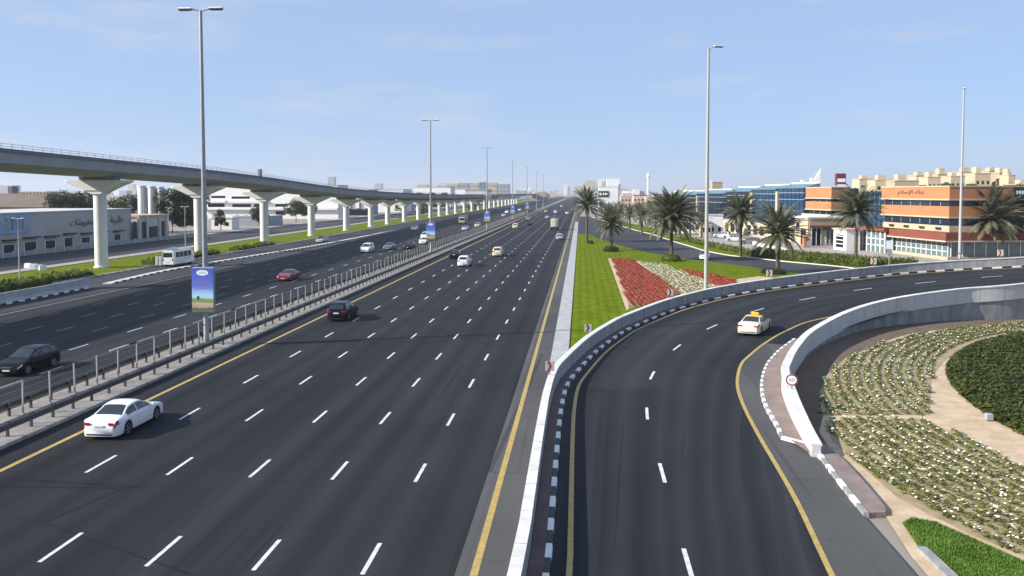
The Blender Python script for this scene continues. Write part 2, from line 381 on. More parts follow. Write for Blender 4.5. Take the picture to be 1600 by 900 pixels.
M['brownroof']=mat('brown roof sheet',(.15,.12,.095),.85,.2,.2)
M['viad']=mat('viaduct concrete',(.30,.30,.315),.8,.12,.25,bump=.05)
M['viad_lt']=mat('pale pier concrete',(.68,.66,.62),.75,.06,.5)
M['sgn_blue']=mat('sign blue',(.04,.10,.42),.5,.1,1)
M['sgn_red']=mat('sign red',(.20,.012,.02),.5,.08,3)
M['sgn_white']=mat('sign white',(.80,.80,.79),.5,.04,3)
M['sgn_black']=mat('sign black',(.015,.015,.02),.5,.1,3)
M['purple']=mat('sign purple',(.22,.06,.20),.5,.1,3)
# ------------------------------------------------------------------ camera, sun, sky
cam=bpy.data.cameras.new('camera'); co=bpy.data.objects.new('camera',cam); COL.objects.link(co); S.camera=co
cam.sensor_width=36; cam.lens=FPX/1600*36; cam.shift_y=-(450-PCY)/1600; cam.clip_start=.1; cam.clip_end=30000
co.location=(0,0,CH); co.rotation_euler=(PI/2-PH,0,TH)
SUN_EL=math.radians(28.5); sdir=Vector((.95,.31,0)).normalized()
ld=Vector((sdir.x*math.cos(SUN_EL),sdir.y*math.cos(SUN_EL),-math.sin(SUN_EL)))
sun=bpy.data.lights.new('sun','SUN'); sun.energy=SUN_E; sun.angle=math.radians(.5); sun.color=(1.0,.94,.85)
so=bpy.data.objects.new('sun',sun); COL.objects.link(so); so.rotation_euler=ld.to_track_quat('-Z','Y').to_euler(); so.location=(-50,-20,60)
w=bpy.data.worlds.new('World'); S.world=w; w.use_nodes=True; nt=w.node_tree
bg=nt.nodes['Background']; sky=N(nt,'ShaderNodeTexSky'); sky.sky_type='NISHITA'; sky.sun_disc=False
sky.sun_elevation=SUN_EL; sky.sun_rotation=math.atan2(-sdir.x,-sdir.y); sky.altitude=0; sky.air_density=SKY_AIR; sky.dust_density=SKY_DUST; sky.ozone_density=SKY_OZ
# thin wisps of cloud, laid out by direction in the sky
tc=N(nt,'ShaderNodeTexCoord'); sx=N(nt,'ShaderNodeSeparateXYZ'); L(nt,tc.outputs['Generated'],sx.inputs[0])
mp=N(nt,'ShaderNodeMapping'); mp.inputs['Scale'].default_value=(2.6,2.6,13.0); L(nt,tc.outputs['Generated'],mp.inputs['Vector'])
nz=N(nt,'ShaderNodeTexNoise'); nz.inputs['Scale'].default_value=2.1; nz.inputs['Detail'].default_value=7; nz.inputs['Roughness'].default_value=.62; L(nt,mp.outputs['Vector'],nz.inputs['Vector'])
cr=N(nt,'ShaderNodeValToRGB'); cr.color_ramp.elements[0].position=.52; cr.color_ramp.elements[1].position=.74
cr.color_ramp.elements[0].color=(0,0,0,1); cr.color_ramp.elements[1].color=(.55,.55,.55,1); L(nt,nz.outputs['Fac'],cr.inputs['Fac'])
veil=N(nt,'ShaderNodeMixRGB'); veil.inputs[0].default_value=SKY_VEIL; veil.inputs[2].default_value=(*SKY_TINT,1); L(nt,sky.outputs[0],veil.inputs[1])
mx=N(nt,'ShaderNodeMixRGB'); mx.inputs[2].default_value=(4.6,4.9,5.6,1); L(nt,cr.outputs['Color'],mx.inputs[0]); L(nt,veil.outputs[0],mx.inputs[1])
L(nt,mx.outputs[0],bg.inputs['Color']); bg.inputs['Strength'].default_value=SKY_STR
vs=S.view_settings; vs.view_transform='Standard'; vs.look='None'; vs.exposure=EXPO; vs.gamma=1; vs.use_curve_mapping=False
S.cycles.max_bounces=5; S.cycles.diffuse_bounces=2; S.cycles.glossy_bounces=2; S.cycles.transmission_bounces=2; S.cycles.volume_bounces=0; S.cycles.caustics_reflective=False; S.cycles.caustics_refractive=False
S.cycles.use_denoising=True; S.cycles.sample_clamp_indirect=4
# ------------------------------------------------------------------ ground
def struct(mb,name,mats,**k): return tag(mb.build(name,mats,**k),kind='structure')
g_=MB(); R_=9000
g_.quad((-R_,-R_,-.08),(R_,-R_,-.08),(R_,R_,-.08),(-R_,R_,-.08)); struct(g_,'ground',M['ground'])
YF=2600.0
LANES_R=[-6.8,-10.33,-13.88,-17.5,-21.12]
def strip(mb,x0,x1,y0,y1,z,m,step=100):
    n=max(1,int((y1-y0)/step))
    for k in range(n):
        a=y0+(y1-y0)*k/n;b=y0+(y1-y0)*(k+1)/n
        mb.quad((x0,a,z),(x1,a,z),(x1,b,z),(x0,b,z),m)
r=MB()
strip(r,-27.0,-3.9,-30,YF,0,0); strip(r,-3.9,-.9,-30,YF,0,1)
random.seed(3)
for X in LANES_R:
    y=26.3-1.15-8.4*3
    while y<1500:
        r.quad((X-.075,y,.005),(X+.075,y,.005),(X+.075,y+2.35,.005),(X-.075,y+2.35,.005),2); y+=8.4
strip(r,-25.06,-24.8,-30,YF,.005,3); strip(r,-3.42,-3.17,-30,YF,.005,3)
struct(r,'main_carriageway',[M['asph_r'],M['asph_sh'],M['white_mark'],M['yellow_mark']])
l=MB()
strip(l,-57.6,-31.0,-30,YF,0,0)
for X in (-35.65,-38.85,-42.05,-45.25,-48.15,-52.0):
    y=61.3-1.3-8.2*10
    while y<1300:
        l.quad((X-.07,y,.005),(X+.07,y,.005),(X+.07,y+2.5,.005),(X-.07,y+2.5,.005),1 if X>-40 else 2); y+=8.2
strip(l,-56.85,-56.6,-30,YF,.005,2); strip(l,-31.75,-31.55,-30,YF,.005,3)
struct(l,'opposite_carriageway',[M['asph_l'],M['white_mark'],M['grey_mark'],M['yellow_mark']])
# slip road and gore on the far left, pavement under the viaduct, service road
s=MB()
strip(s,-69.2,-57.62,-30,YF,-.004,0,120)
struct(s,'slip_road',[M['asph_sv']])
s=MB(); strip(s,-106.0,-84.0,-30,YF,-.01,0)
strip(s,-95.2,-95.0,-30,900,-.004,1)
struct(s,'service_road',[M['asph_sv'],M['grey_mark']])
s=MB(); s.box(-86.8,-84.0,-30,YF,-.07,.13,0); struct(s,'service_road_pavement',[M['pave_lt']])
# left pavement in front of the shops
s=MB(); s.box(-110,-106.0,-30,YF,-.07,.13,0); struct(s,'shop_pavement',[M['pave_lt']])
# median
s=MB(); s.box(-30.9,-27.05,-30,YF,-.05,.15,0); struct(s,'median_pavement',[M['pave_med']])
s=MB(); s.box(-27.05,-26.92,-30,YF,-.05,.14,0); s.box(-31.04,-30.9,-30,YF,-.05,.14,0); struct(s,'median_kerb',[M['conc_dk']])
# grass strip below the viaduct and its planted edge
s=MB(); strip(s,-83.8,-69.6,-30,1400,.03,0)
struct(s,'verge_grass',[M['verge'] if 'verge' in M else M['lawn2']])
s=MB()
for y in range(-30,1000,1):
    if y>103: s.box(-69.6,-69.3,y,y+1,-.05,.14,y%2)
struct(s,'verge_kerb',[M['conc_lt'],M['conc']])
# gore kerb between slip road and main road (low wall with painted foot further back)
gk=crom([(-61.55,104),(-63.0,120),(-62.6,135),(-60.8,160),(-59.4,180),(-58.6,215),(-58.3,260)],90)
s=MB(); s.sweep([(p.x,p.y,0) for p in gk],[(-.9,-.05),(-.9,.13),(.0,.13),(.0,-.05)],0)
n=int(length(gk)/1.1); gg=resample(gk,n)
for i in range(n-1):
    a,b=gg[i],gg[i+1]; d=(b-a).normalized(); rr=Vector((d.y,-d.x))
    e=(rr*.01,rr*.22)
    s.add([(a.x+e[0].x,a.y+e[0].y,-.05),(a.x+e[1].x,a.y+e[1].y,-.05),(b.x+e[1].x,b.y+e[1].y,-.05),(b.x+e[0].x,b.y+e[0].y,-.05),(a.x+e[0].x,a.y+e[0].y,.145),(a.x+e[1].x,a.y+e[1].y,.145),(b.x+e[1].x,b.y+e[1].y,.145),(b.x+e[0].x,b.y+e[0].y,.145)],[(4,5,6,7),(1,2,6,5),(0,1,5,4),(2,3,7,6)],1+i%2)
struct(s,'gore_kerb',[M['conc_lt'],M['kerb_w'],M['kerb_b']])
# concrete barrier on the left, with black foot marks
t=empty('concrete_barrier',(-61.8,70,0),0,'low grey concrete wall with a black and white foot along the far left road edge','barrier')
b=MB(); prof=[(-.30,0),(.30,0),(.26,.25),(.13,.5),(.11,1.25),(-.11,1.25),(-.13,.5),(-.26,.25)]
b.sweep([(0,y,0) for y in range(-70,32,2)],prof,0)
for y in range(-70,30,4): b.box(-.12,.12,y-.012,y+.012,.5,1.256,1)
b.build('wall_body',[M['conc'],M['conc_dk']],t)
b=MB()
for k in range(-64,29): b.bbox(.42,k+.5,.09,.22,.98,.18,.04,k%2)
b.build('painted_foot',[M['kerb_w'],M['kerb_b']],t)
# ------------------------------------------------------------------ the curved ramp
def gz(x,y):
    u=x*.8+(y-60)*.45
    if u<4: return 0.0
    if u<25: return .0017*(u-4)**2
    z=.0017*441+.0714*(u-25)
    return min(z,4.6+.01*(u-79)) if u>79 else z
def RG(px,py,h=0.0):
    z=h
    for _ in range(30):
        x,y=G(px,py,z); z=.6*z+.4*(gz(x,y)+h)
    return Vector((x,y))
out_px=[(824.7,896),(832,847),(841.7,771.6),(851,700),(860.6,639),(872,602),(890,579.5),(920,549.5),(950,528),(980,511),(1040,486.5),(1100,469.5),(1150,459.5),(1200,451.5),(1300,438.5),(1400,428.0),(1500,421.0),(1600,416.0)]
OB=[RG(*p) for p in out_px]                       # foot of the outer parapet
OB=[Vector((-2.0,-12)),Vector((-1.9,8))]+OB+[OB[-1]+(OB[-1]-OB[-3]).normalized()*k for k in (18,40)]
OB=crom(OB,220)
inn_top=[(1283,694,.62),(1264,654,1.0),(1244,610,1.28),(1232.4,580,1.3),(1235,566,1.3),(1249,540,1.3),(1275,514,1.3),(1330,485.5,1.3),(1400,466,1.3),(1500,451.5,1.3),(1600,443,1.3)]
IT=[RG(a,b,h) for a,b,h in inn_top]               # outer top edge of the inner parapet
IT=IT+[IT[-1]+(IT[-1]-IT[-3]).normalized()*k for k in (18,40)]
IT=crom(IT,160)
IBASE=offset(IT,-.42)                              # its foot on the road side
near=[RG(*p) for p in [(1500,985),(1431,900),(1357,815),(1318,770),(1285,722)]]
near=[near[0]+(near[0]-near[1])*2.2]+near
edge=crom(near+[IBASE[2],IBASE[14],IBASE[30],IBASE[50],IBASE[80],IBASE[110],IBASE[140],IBASE[159]],220)
# ribbon of asphalt
def ribbon(A,B,n,k,dz,mb,m=0,uvscale=None):
    base=len(mb.v); A=resample(A,n);B=resample(B,n)
    if mb.uv is None: mb.uv=[]
    s_=0
    for i in range(n):
        if i: s_+=((A[i]+B[i])*.5-(A[i-1]+B[i-1])*.5).length
        W=(B[i]-A[i]).length
        for j in range(k+1):
            p=A[i].lerp(B[i],j/k); mb.v.append((p.x,p.y,gz(p.x,p.y)+dz)); mb.uv.append((W*j/k,s_))
    for i in range(n-1):
        for j in range(k):
            a=base+i*(k+1)+j; mb.f.append((a,a+1,a+k+2,a+k+1)); mb.m.append(m)
OCEN=offset(OB,-.17)
rm=MB(); ribbon(OCEN,edge,220,10,.012,rm,0)
def line_on(mb,c,w,m,dz=.03,a=0.0,b=1.0):
    L0=offset(c,-w/2);L1=offset(c,w/2)
    bs=len(mb.v)
    for p,q in zip(L0,L1):
        for v in (p,q): mb.v.append((v.x,v.y,gz(v.x,v.y)+dz)); mb.uv.append((v.x,v.y))
    for i in range(len(c)-1): mb.f.append((bs+2*i,bs+2*i+1,bs+2*i+3,bs+2*i+2)); mb.m.append(m)
YEL=offset(OB,1.30); line_on(rm,YEL,.2,2)
iny=crom([RG(*p) for p in [(1345,980),(1300,900),(1240,775),(1185,680),(1160,630),(1152,598),(1158,570),(1172,555),(1196,536),(1230,516.5),(1280,499)]]+[offset(IBASE,-1.1)[k] for k in (75,95,120,159)],200)
line_on(rm,iny,.2,2)
# lighter hard shoulder inside the inner line
def side(c,o0,o1,n0,n1,m,dz): 
    A=offset(c,o0)[n0:n1];B=offset(c,o1)[n0:n1]; return A,B
sh_e=resample(edge,400); sh_i=resample(iny,400)
bs=len(rm.v); kk=6
for i in range(0,150):
    p=sh_i[i]; 
    q=min(sh_e,key=lambda e:(e-p).length)
    d=(sh_i[i+1]-sh_i[i]).normalized(); p=p+Vector((d.y,-d.x))*.1
    for j in range(kk+1):
        v=p.lerp(q,j/kk); rm.v.append((v.x,v.y,gz(v.x,v.y)+.020)); rm.uv.append((v.x,v.y))
for i in range(149):
    for j in range(kk):
        a=bs+i*(kk+1)+j; rm.f.append((a,a+1,a+kk+2,a+kk+1)); rm.m.append(1)
# centre dashes
dash=crom([RG(*p) for p in [(1090,930),(1075,882),(1035,740),(1011,647),(1019,587),(1058,543),(1113,511),(1182,485.5),(1262,467),(1348,452.5),(1445,442),(1550,432.5),(1640,428)]],400)
LD=length(dash); yy=0.0
cen=[RG(*p) for p in [(1075,882),(1035,740),(1011,647),(1019,587),(1058,543),(1113,511),(1182,485.5),(1262,467),(1348,452.5),(1445,442),(1550,432.5)]]
for c in cen:
    i=min(range(len(dash)),key=lambda k:(dash[k]-c).length)
    st=LD/399; h=int(1.2/st)+1
    line_on(rm,dash[max(0,i-h):i+h+1],.16,3,.03)
struct(rm,'ramp',[M['asph_ramp'],M['asph_sh'],M['yellow_mark'],M['white_mark']])
# body of the embankment below the elevated part (side walls of the ramp)
# outer pavement + kerb with black and white blocks
def blocks(c,step,w,h,mb,m0,m1,z0=-.1,start=0):
    n=int(length(c)/step); gg=resample(c,n+1); 
    for i in range(n):
        a,b=gg[i],gg[i+1]; d=(b-a).normalized(); rr=Vector((d.y,-d.x))*w
        za,zb=gz(a.x,a.y),gz(b.x,b.y); q=.03
        vs=[]
        for z in (z0,h):
            vs+=[(a.x,a.y,za+z),(a.x+rr.x,a.y+rr.y,za+z),(b.x+rr.x,b.y+rr.y,zb+z),(b.x,b.y,zb+z)]
        for k in (5,6):
            x,y,z=vs[k]; sgn=-q; vs[k]=(x-rr.normalized().x*q,y-rr.normalized().y*q,z)
        mb.add(vs,[(4,5,6,7),(0,1,5,4),(1,2,6,5),(2,3,7,6),(3,0,4,7)],m0 if (i+start)%2 else m1)
def slab(A,B,n,h,mb,m,k=2):
    base=len(mb.v); A=resample(A,n);B=resample(B,n)
    for i in range(n):
        for j in range(k+1):
            p=A[i].lerp(B[i],j/k); mb.v.append((p.x,p.y,gz(p.x,p.y)+h))
    for i in range(n-1):
        for j in range(k):
            a=base+i*(k+1)+j; mb.f.append((a,a+1,a+k+2,a+k+1)); mb.m.append(m)
s=MB(); slab(OB,offset(OB,.48),200,.15,s,0); struct(s,'ramp_outer_pavement',[M['pave_dk']])
s=MB(); blocks(offset(OB,.48),1.1,.24,.165,s,0,1); struct(s,'ramp_outer_kerb',[M['kerb_w'],M['kerb_b']])
ik=crom([RG(*p) for p in [(1264,697),(1224,685),(1218,670),(1208,653),(1199,636),(1194.4,622),(1192.4,608),(1193,595),(1196,583),(1201,571),(1208,562),(1217,552),(1228,543),(1243,532)]][1:],120)
ikk=ik[::-1]   # travel back so that the raised side lies to its right
pb=resample([p for p in IBASE if p.y<ik[-1].y+.5],120)
s=MB(); slab(ik,pb,90,.15,s,0,6)
struct(s,'ramp_inner_pavement',[M['pave_pink']])
s=MB(); blocks(ik,.62,-.2,.165,s,0,2); 
e0,e1=RG(1224,686),RG(1264,697); blocks(resample([e0,e1],20),1.0,.22,.165,s,0,0)
k2=crom([RG(*p) for p in [(1268,701),(1278,714),(1293,735),(1318,768),(1349,807)]],60)
blocks(k2,.85,-.22,.165,s,0,2)
struct(s,'ramp_inner_kerb',[M['kerb_w'],M['kerb_b'],M['conc_dk']])
s=MB(); s.prism([RG(*p) for p in [(1268,701),(1278,714),(1293,735),(1318,768),(1349,807),(1384,806),(1383,797),(1350,757),(1318,722),(1288,697)]],-.1,.14,0)
struct(s,'verge_pavement',[M['pave_pink']],tri=True)
# outer parapet: white coping, grey faces, pale joints
def path3(c,dz=0): return [(p.x,p.y,gz(p.x,p.y)+dz) for p in c]
wall=empty('curved_parapet_wall',(OB[60].x,OB[60].y,0),0,'long white topped concrete parapet curving along the outer edge of the ramp','parapet wall')
wl=Vector((OB[60].x,OB[60].y))
def loc(path,o): return [(x-o.x,y-o.y,z) for x,y,z in path]
OW=offset(OB,0)
b=MB(); b.sweep(loc(path3(OW),wl),[(0,-.05),(-.04,.25),(-.06,1.02),(-.34,1.02),(-.34,-.3)],0)
op=path3(OW)
for i in range(0,len(OW)-1):
    pass
nj=int(length(OW)/2.6); jj=resample(OW,nj)
for i in range(1,nj-1):
    p=jj[i]; d=(jj[i+1]-jj[i-1]).normalized(); rr=Vector((d.y,-d.x)); z=gz(p.x,p.y); q=p-wl
    for o in (-.043,): 
        a=q+rr*(o+.012); c=q+rr*(o-.02)
        b.add([(a.x-d.x*.015,a.y-d.y*.015,z+.16),(a.x+d.x*.015,a.y+d.y*.015,z+.16),(a.x+d.x*.015,a.y+d.y*.015,z+1.012),(a.x-d.x*.015,a.y-d.y*.015,z+1.012)],[(0,1,2,3)],1)
b.build('wall_face',[M['conc_st'],M['conc_dk']],wall)
b=MB(); b.sweep(loc(path3(OW),wl),[(0.0,1.0),(.0,1.10),(-.40,1.10),(-.40,1.0)],0)
for i in range(1,nj-1):
    p=jj[i]-wl; d=(jj[i+1]-jj[i-1]).normalized(); rr=Vector((d.y,-d.x)); z=gz(jj[i].x,jj[i].y)+1.103; u=d*.018; a,c=p+rr*.002,p-rr*.402
    b.add([(a.x-u.x,a.y-u.y,z),(a.x+u.x,a.y+u.y,z),(c.x+u.x,c.y+u.y,z),(c.x-u.x,c.y-u.y,z)],[(0,1,2,3)],1)
    b.add([(a.x-u.x,a.y-u.y,z),(a.x+u.x,a.y+u.y,z),(a.x+u.x,a.y+u.y,z-.1),(a.x-u.x,a.y-u.y,z-.1)],[(0,3,2,1)],1)
b.build('coping',[M['coping'],M['conc_dk']],wall)
# skirt below it, down to the lawn
b=MB(); 
bs=0
for p in offset(OW,-.33):
    b.v += [(p.x-wl.x,p.y-wl.y,gz(p.x,p.y)+.02),(p.x-wl.x,p.y-wl.y,-.1)]
for i in range(len(OW)-1): b.f.append((2*i,2*i+2,2*i+3,2*i+1)); b.m.append(0)
b.build('retaining_wall',[M['conc_dk']],wall)
# inner parapet and retaining wall
w2=empty('loop_retaining_wall',(IT[60].x,IT[60].y,0),0,'pale panelled parapet on a stained retaining wall round the flower beds','retaining wall'); o2=Vector((IT[60].x,IT[60].y))
hts=[(0,.62),(4,.95),(9,1.28),(12,1.3),(400,1.3)]
acc=[0]
for a,c in zip(IT,IT[1:]): acc.append(acc[-1]+(c-a).length)
def pin(i):
    h=interp(hts,acc[i]); return [(0,-.12),(0,h-.08),(-.36,h-.08),(-.40,.25),(-.42,-.05)]
b=MB(); b.sweep(loc(path3(IT),o2),pin,0)
nj=int(length(IT)/2.4); jj=resample(IT,nj)
for i in range(3,nj-1):
    p=jj[i]; d=(jj[i+1]-jj[i-1]).normalized(); rr=Vector((d.y,-d.x)); z=gz(p.x,p.y); a=p-o2+rr*.004
    b.add([(a.x-d.x*.02,a.y-d.y*.02,z-.1),(a.x+d.x*.02,a.y+d.y*.02,z-.1),(a.x+d.x*.02,a.y+d.y*.02,z+1.21),(a.x-d.x*.02,a.y-d.y*.02,z+1.21)],[(0,1,2,3)],1)
b.build('parapet_panel',[M['conc_lt'],M['conc_dk']],w2)
b=MB(); b.sweep(loc(path3(IT),o2),lambda i:[(.05,interp(hts,acc[i])-.10),(.05,interp(hts,acc[i])),(-.44,interp(hts,acc[i])),(-.44,interp(hts,acc[i])-.10)],0); b.build('coping',[M['coping']],w2)
b=MB()
for p in offset(IT,-.10):
    b.v += [(p.x-o2.x,p.y-o2.y,gz(p.x,p.y)-.05),(p.x-o2.x,p.y-o2.y,-.3)]
for i in range(len(IT)-1): b.f.append((2*i,2*i+1,2*i+3,2*i+2)); b.m.append(0)
b.build('wall_base',[M['conc_dk']],w2)
# ------------------------------------------------------------------ lawns, service road on the right
s=MB(); s.box(-2.1,-.85,58,338,-.05,.10,0); struct(s,'roadside_kerb_strip',[M['conc']])
lawn_far=[(900,364),(920,366),(940,374),(976,386),(1008,394),(1060,402.5),(1111,409.5),(1165,416),(1192,421),(1225,426),(1262,428)]
LF=[Vector(G(*p)) for p in lawn_far]
lp=[p for p in OCEN if p.x>-.9 and p.x<LF[-1].x+1 and p.y>40]
lawnpts=[Vector((-.85,lp[0].y))]+[Vector((-.85,y)) for y in range(70,230,20)]+[Vector((-.85,LF[0].y))]+LF+lp[::-1]
s=MB(); s.poly(lawnpts,.035,0); struct(s,'lawn',[M['lawn']],tri=True)
near_e=[Vector((-.7,420)),Vector((-.8,330))]+LF+[Vector(G(1330,433)),Vector(G(1420,437))]
far_px=[(992,360),(1020,367),(1056,379),(1080,386),(1097.5,391.5),(1135,399),(1172,403),(1219,408.5),(1300,416),(1345,421),(1420,427)]
far_e=[Vector((4.5,420)),Vector((10,352))]+[Vector(G(*p)) for p in far_px]
far_c=crom(far_e,140); near_c=crom(near_e,140)
s=MB()
A=near_c;B=far_c
for i in range(139):
    s.add([(A[i].x,A[i].y,.012),(B[i].x,B[i].y,.012),(B[i+1].x,B[i+1].y,.012),(A[i+1].x,A[i+1].y,.012)],[(0,1,2,3)],0)
struct(s,'side_road',[M['asph_sv']])
s=MB(); s.sweep([(p.x,p.y,0) for p in far_c[6:]],[(0,-.05),(0,.15),(-.35,.15),(-.35,-.05)],0); struct(s,'side_road_kerb',[M['kerb_cream']])
# verge beyond the side road and the paved forecourts behind
vo=[]; 
for p in offset(far_c,-.4)[8:]: vo.append(p)
vb=[Vector(G(*p)) for p in [(1420,411),(1330,404),(1265,399),(1200,394),(1150,388),(1100,380),(1060,369),(1020,356),(985,349)]]
s=MB(); s.poly(vo+vb,.03,0); struct(s,'verge_lawn',[M['lawn']],tri=True)
s=MB(); s.poly([Vector((22,420)),Vector((6,350)),Vector((12,230)),Vector((33,140)),Vector((60,120)),Vector((140,110)),Vector((200,200)),Vector((120,420))],-.04,0); struct(s,'forecourt_paving',[M['pave_lt']],tri=True)
# ------------------------------------------------------------------ inside of the loop: soil, beds, path
def circ3(a,b,c):
    ax,ay=a;bx,by=b;cx,cy=c; d=2*(ax*(by-cy)+bx*(cy-ay)+cx*(ay-by))
    ux=((ax*ax+ay*ay)*(by-cy)+(bx*bx+by*by)*(cy-ay)+(cx*cx+cy*cy)*(ay-by))/d
    uy=((ax*ax+ay*ay)*(cx-bx)+(bx*bx+by*by)*(ax-cx)+(cx*cx+cy*cy)*(bx-ax))/d
    return Vector((ux,uy)),(Vector((ux,uy))-Vector(a)).length
LC,LR=circ3(G(1478,582),G(1600,520),G(1600,682))
print('loop centre',LC,LR)
sandpts=[Vector(G(*p)) for p in [(1290,700),(1330,745),(1384,806),(1425,870),(1478,930),(1700,1400)]]+[Vector((60,10)),Vector((90,40)),Vector((80,90))]
ins=offset(IT,.0)
s=MB(); s.poly(sandpts+[p for p in IT[::-1]][:-1],-.02,0); struct(s,'sandy_ground',[M['sand']],tri=True)
# soil strip at the wall foot, the wall's shadow painted into its dark colour
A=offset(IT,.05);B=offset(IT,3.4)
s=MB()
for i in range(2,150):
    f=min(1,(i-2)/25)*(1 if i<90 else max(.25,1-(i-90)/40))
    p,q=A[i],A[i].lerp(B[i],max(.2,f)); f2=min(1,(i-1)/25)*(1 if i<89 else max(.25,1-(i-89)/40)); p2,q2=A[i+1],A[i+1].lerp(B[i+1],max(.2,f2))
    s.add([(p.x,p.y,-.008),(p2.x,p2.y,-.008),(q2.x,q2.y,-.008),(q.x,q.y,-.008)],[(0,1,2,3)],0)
struct(s,'wall_shade_soil',[M['soil']],recalc=True)
s=MB(); s.poly([Vector(G(*p)) for p in [(1410,818),(1425,810),(1460,816),(1520,842),(1600,878),(1640,900),(1640,960),(1520,935),(1470,888),(1440,862)]],.012,0)
struct(s,'grass_patch',[M['lawn']],tri=True)
s=MB(); kk2=crom([G(1431,858),G(1461,886),(G(1500,925))],30); s.sweep([(p.x,p.y,0) for p in kk2],[(0,-.05),(0,.1),(-.35,.1),(-.35,-.05)],0); struct(s,'grass_patch_kerb',[M['conc_dk']])
def inside(pt,poly):
    x,y=pt;c=False;n=len(poly)
    for i in range(n):
        x1,y1=poly[i][0],poly[i][1];x2,y2=poly[(i+1)%n][0],poly[(i+1)%n][1]
        if (y1>y)!=(y2>y) and x<(x2-x1)*(y-y1)/(y2-y1)+x1: c=not c
    return c
def tuft(mb,x,y,z,r,h,nl,npet,lm,pm,rnd,ps=.055):
    for k in range(nl):
        a=rnd.uniform(0,2*PI);rr=r*math.sqrt(rnd.random());zz=h*(1-.55*rr/r)*rnd.uniform(.45,1)
        px,py,pz=x+rr*math.cos(a),y+rr*math.sin(a),z+zz
        sz=rnd.uniform(.06,.11)*(r/.2)
        t=rnd.uniform(0,2*PI);ux,uy=math.cos(t)*sz,math.sin(t)*sz;til=rnd.uniform(-.5,.5)*sz
        mb.add([(px-ux,py-uy,pz-til),(px+uy*.6,py-ux*.6,pz-.02),(px+ux,py+uy,pz+til),(px-uy*.6,py+ux*.6,pz+.02)],[(0,1,2,3)],lm)
    for k in range(int(npet)):
        a=rnd.uniform(0,2*PI);rr=r*.95*math.sqrt(rnd.random());zz=h*(1.08-.5*rr/r)
        px,py,pz=x+rr*math.cos(a),y+rr*math.sin(a),z+zz
        s_=ps*rnd.uniform(.7,1.25);tx,ty=rnd.uniform(-.5,.5)*s_,rnd.uniform(-.5,.5)*s_
        ring=[(px+s_*math.cos(2*PI*q/5),py+s_*math.sin(2*PI*q/5),pz+tx*math.cos(2*PI*q/5)+ty*math.sin(2*PI*q/5)) for q in range(5)]
        mb.add(ring,[(0,1,2,3,4)],pm)
def wallside(p): # distance from the loop wall, and which station
    return min((p-q).length for q in IT[::3])
rnd=random.Random(5)
bed1=[Vector(G(*p)) for p in [(1284,648),(1281,612),(1292,586),(1320,560),(1370,538),(1430,522),(1500,512),(1640,499),(1640,512),(1600,514),(1545,525),(1500,545),(1472,566),(1455,590),(1452,648)]]
bed2=[Vector(G(*p)) for p in [(1288,657),(1340,653),(1440,655),(1500,680),(1560,712),(1640,742),(1700,800),(1700,905),(1600,868),(1520,836),(1450,802),(1400,775),(1340,722),(1300,688)]]
s=MB(); s.poly(bed1,-.006,0); s.poly(bed2,-.006,0); struct(s,'bed_soil',[mat('planted soil',(.24,.185,.10),.95,.3,1.2,bump=.5,col2=(.38,.30,.18))],tri=True)
def bed(poly,name,label,r0,r1,dr,ds,petals,leaves,pr=.2,ph=.22,bare=.1,pm='petal_w',wob=.06,ps=.055):
    mb=MB(); rr=r0
    while rr<r1:
        n=int(2*PI*rr/ds); ph0=rnd.random()
        for k in range(n):
            a=2*PI*(k+ph0)/n; p=Vector((LC.x+(rr+rnd.uniform(-wob,wob))*math.cos(a),LC.y+(rr+rnd.uniform(-wob,wob))*math.sin(a)))
            if not inside(p,poly) or rnd.random()<bare: continue
            q=rnd.uniform(.75,1.25)
            tuft(mb,p.x,p.y,-.02,pr*q,ph*q,leaves,max(0,int(petals*rnd.uniform(.2,1.9)+.3)),0,1,rnd,ps)
        rr+=dr
    o=mb.build(name,[M['leaf_flower'],M[pm]]); tag(o,label,'flower bed',None,'stuff'); return o
bed(bed1,'flower_bed','dense curved rows of white flowers below the loop wall',LR+1,LR+34,.64,.22,1.6,12,.185,.24,.05,wob=.04,ps=.05)
bed(bed2,'flower_bed','looser rows of white flowers on sand in the lower right corner',LR+1.2,LR+34,.66,.26,1.9,13,.20,.26,.08,wob=.05,ps=.056)
M['cover_base']=grassmat('matted stems',(.018,.035,.006),(.04,.06,.012),(.03,.05,.01))
# round dark green ground cover with furrowed rows
mb=MB()
n=72
ring=[(LC.x+LR*math.cos(2*PI*k/n),LC.y+LR*math.sin(2*PI*k/n)) for k in range(n)]
mb.poly(ring,.05,1)
k=0
while k<95000:
    x,y=rnd.uniform(21,49),rnd.uniform(30,80); rr=math.hypot(x-LC.x,y-LC.y)
    if rr>LR or (y<y*0+36 and rnd.random()<.5): continue
    k+=1
    fur=.5+.5*math.sin((y+.15*math.sin(x*.6))*2*PI/1.15)
    e=max(0,min(1,(LR-rr)/.5)); z=(.08+.30*fur)*e*rnd.uniform(.6,1.1)+.05
    if fur<.10 and rnd.random()<.35: continue
    sz=rnd.uniform(.08,.17);t=rnd.uniform(0,2*PI);ux,uy=math.cos(t)*sz,math.sin(t)*sz;ti=rnd.uniform(-.8,.8)*sz
    mb.add([(x-ux,y-uy,z-ti),(x+uy*.6,y-ux*.6,z),(x+ux,y+uy,z+ti),(x-uy*.6,y+ux*.6,z)],[(0,1,2,3)],0)
tag(mb.build('ground_cover',[M['leaf_cover'],M['cover_base']]),'round mound of dark green ground cover in furrowed rows','ground cover',None,'stuff')
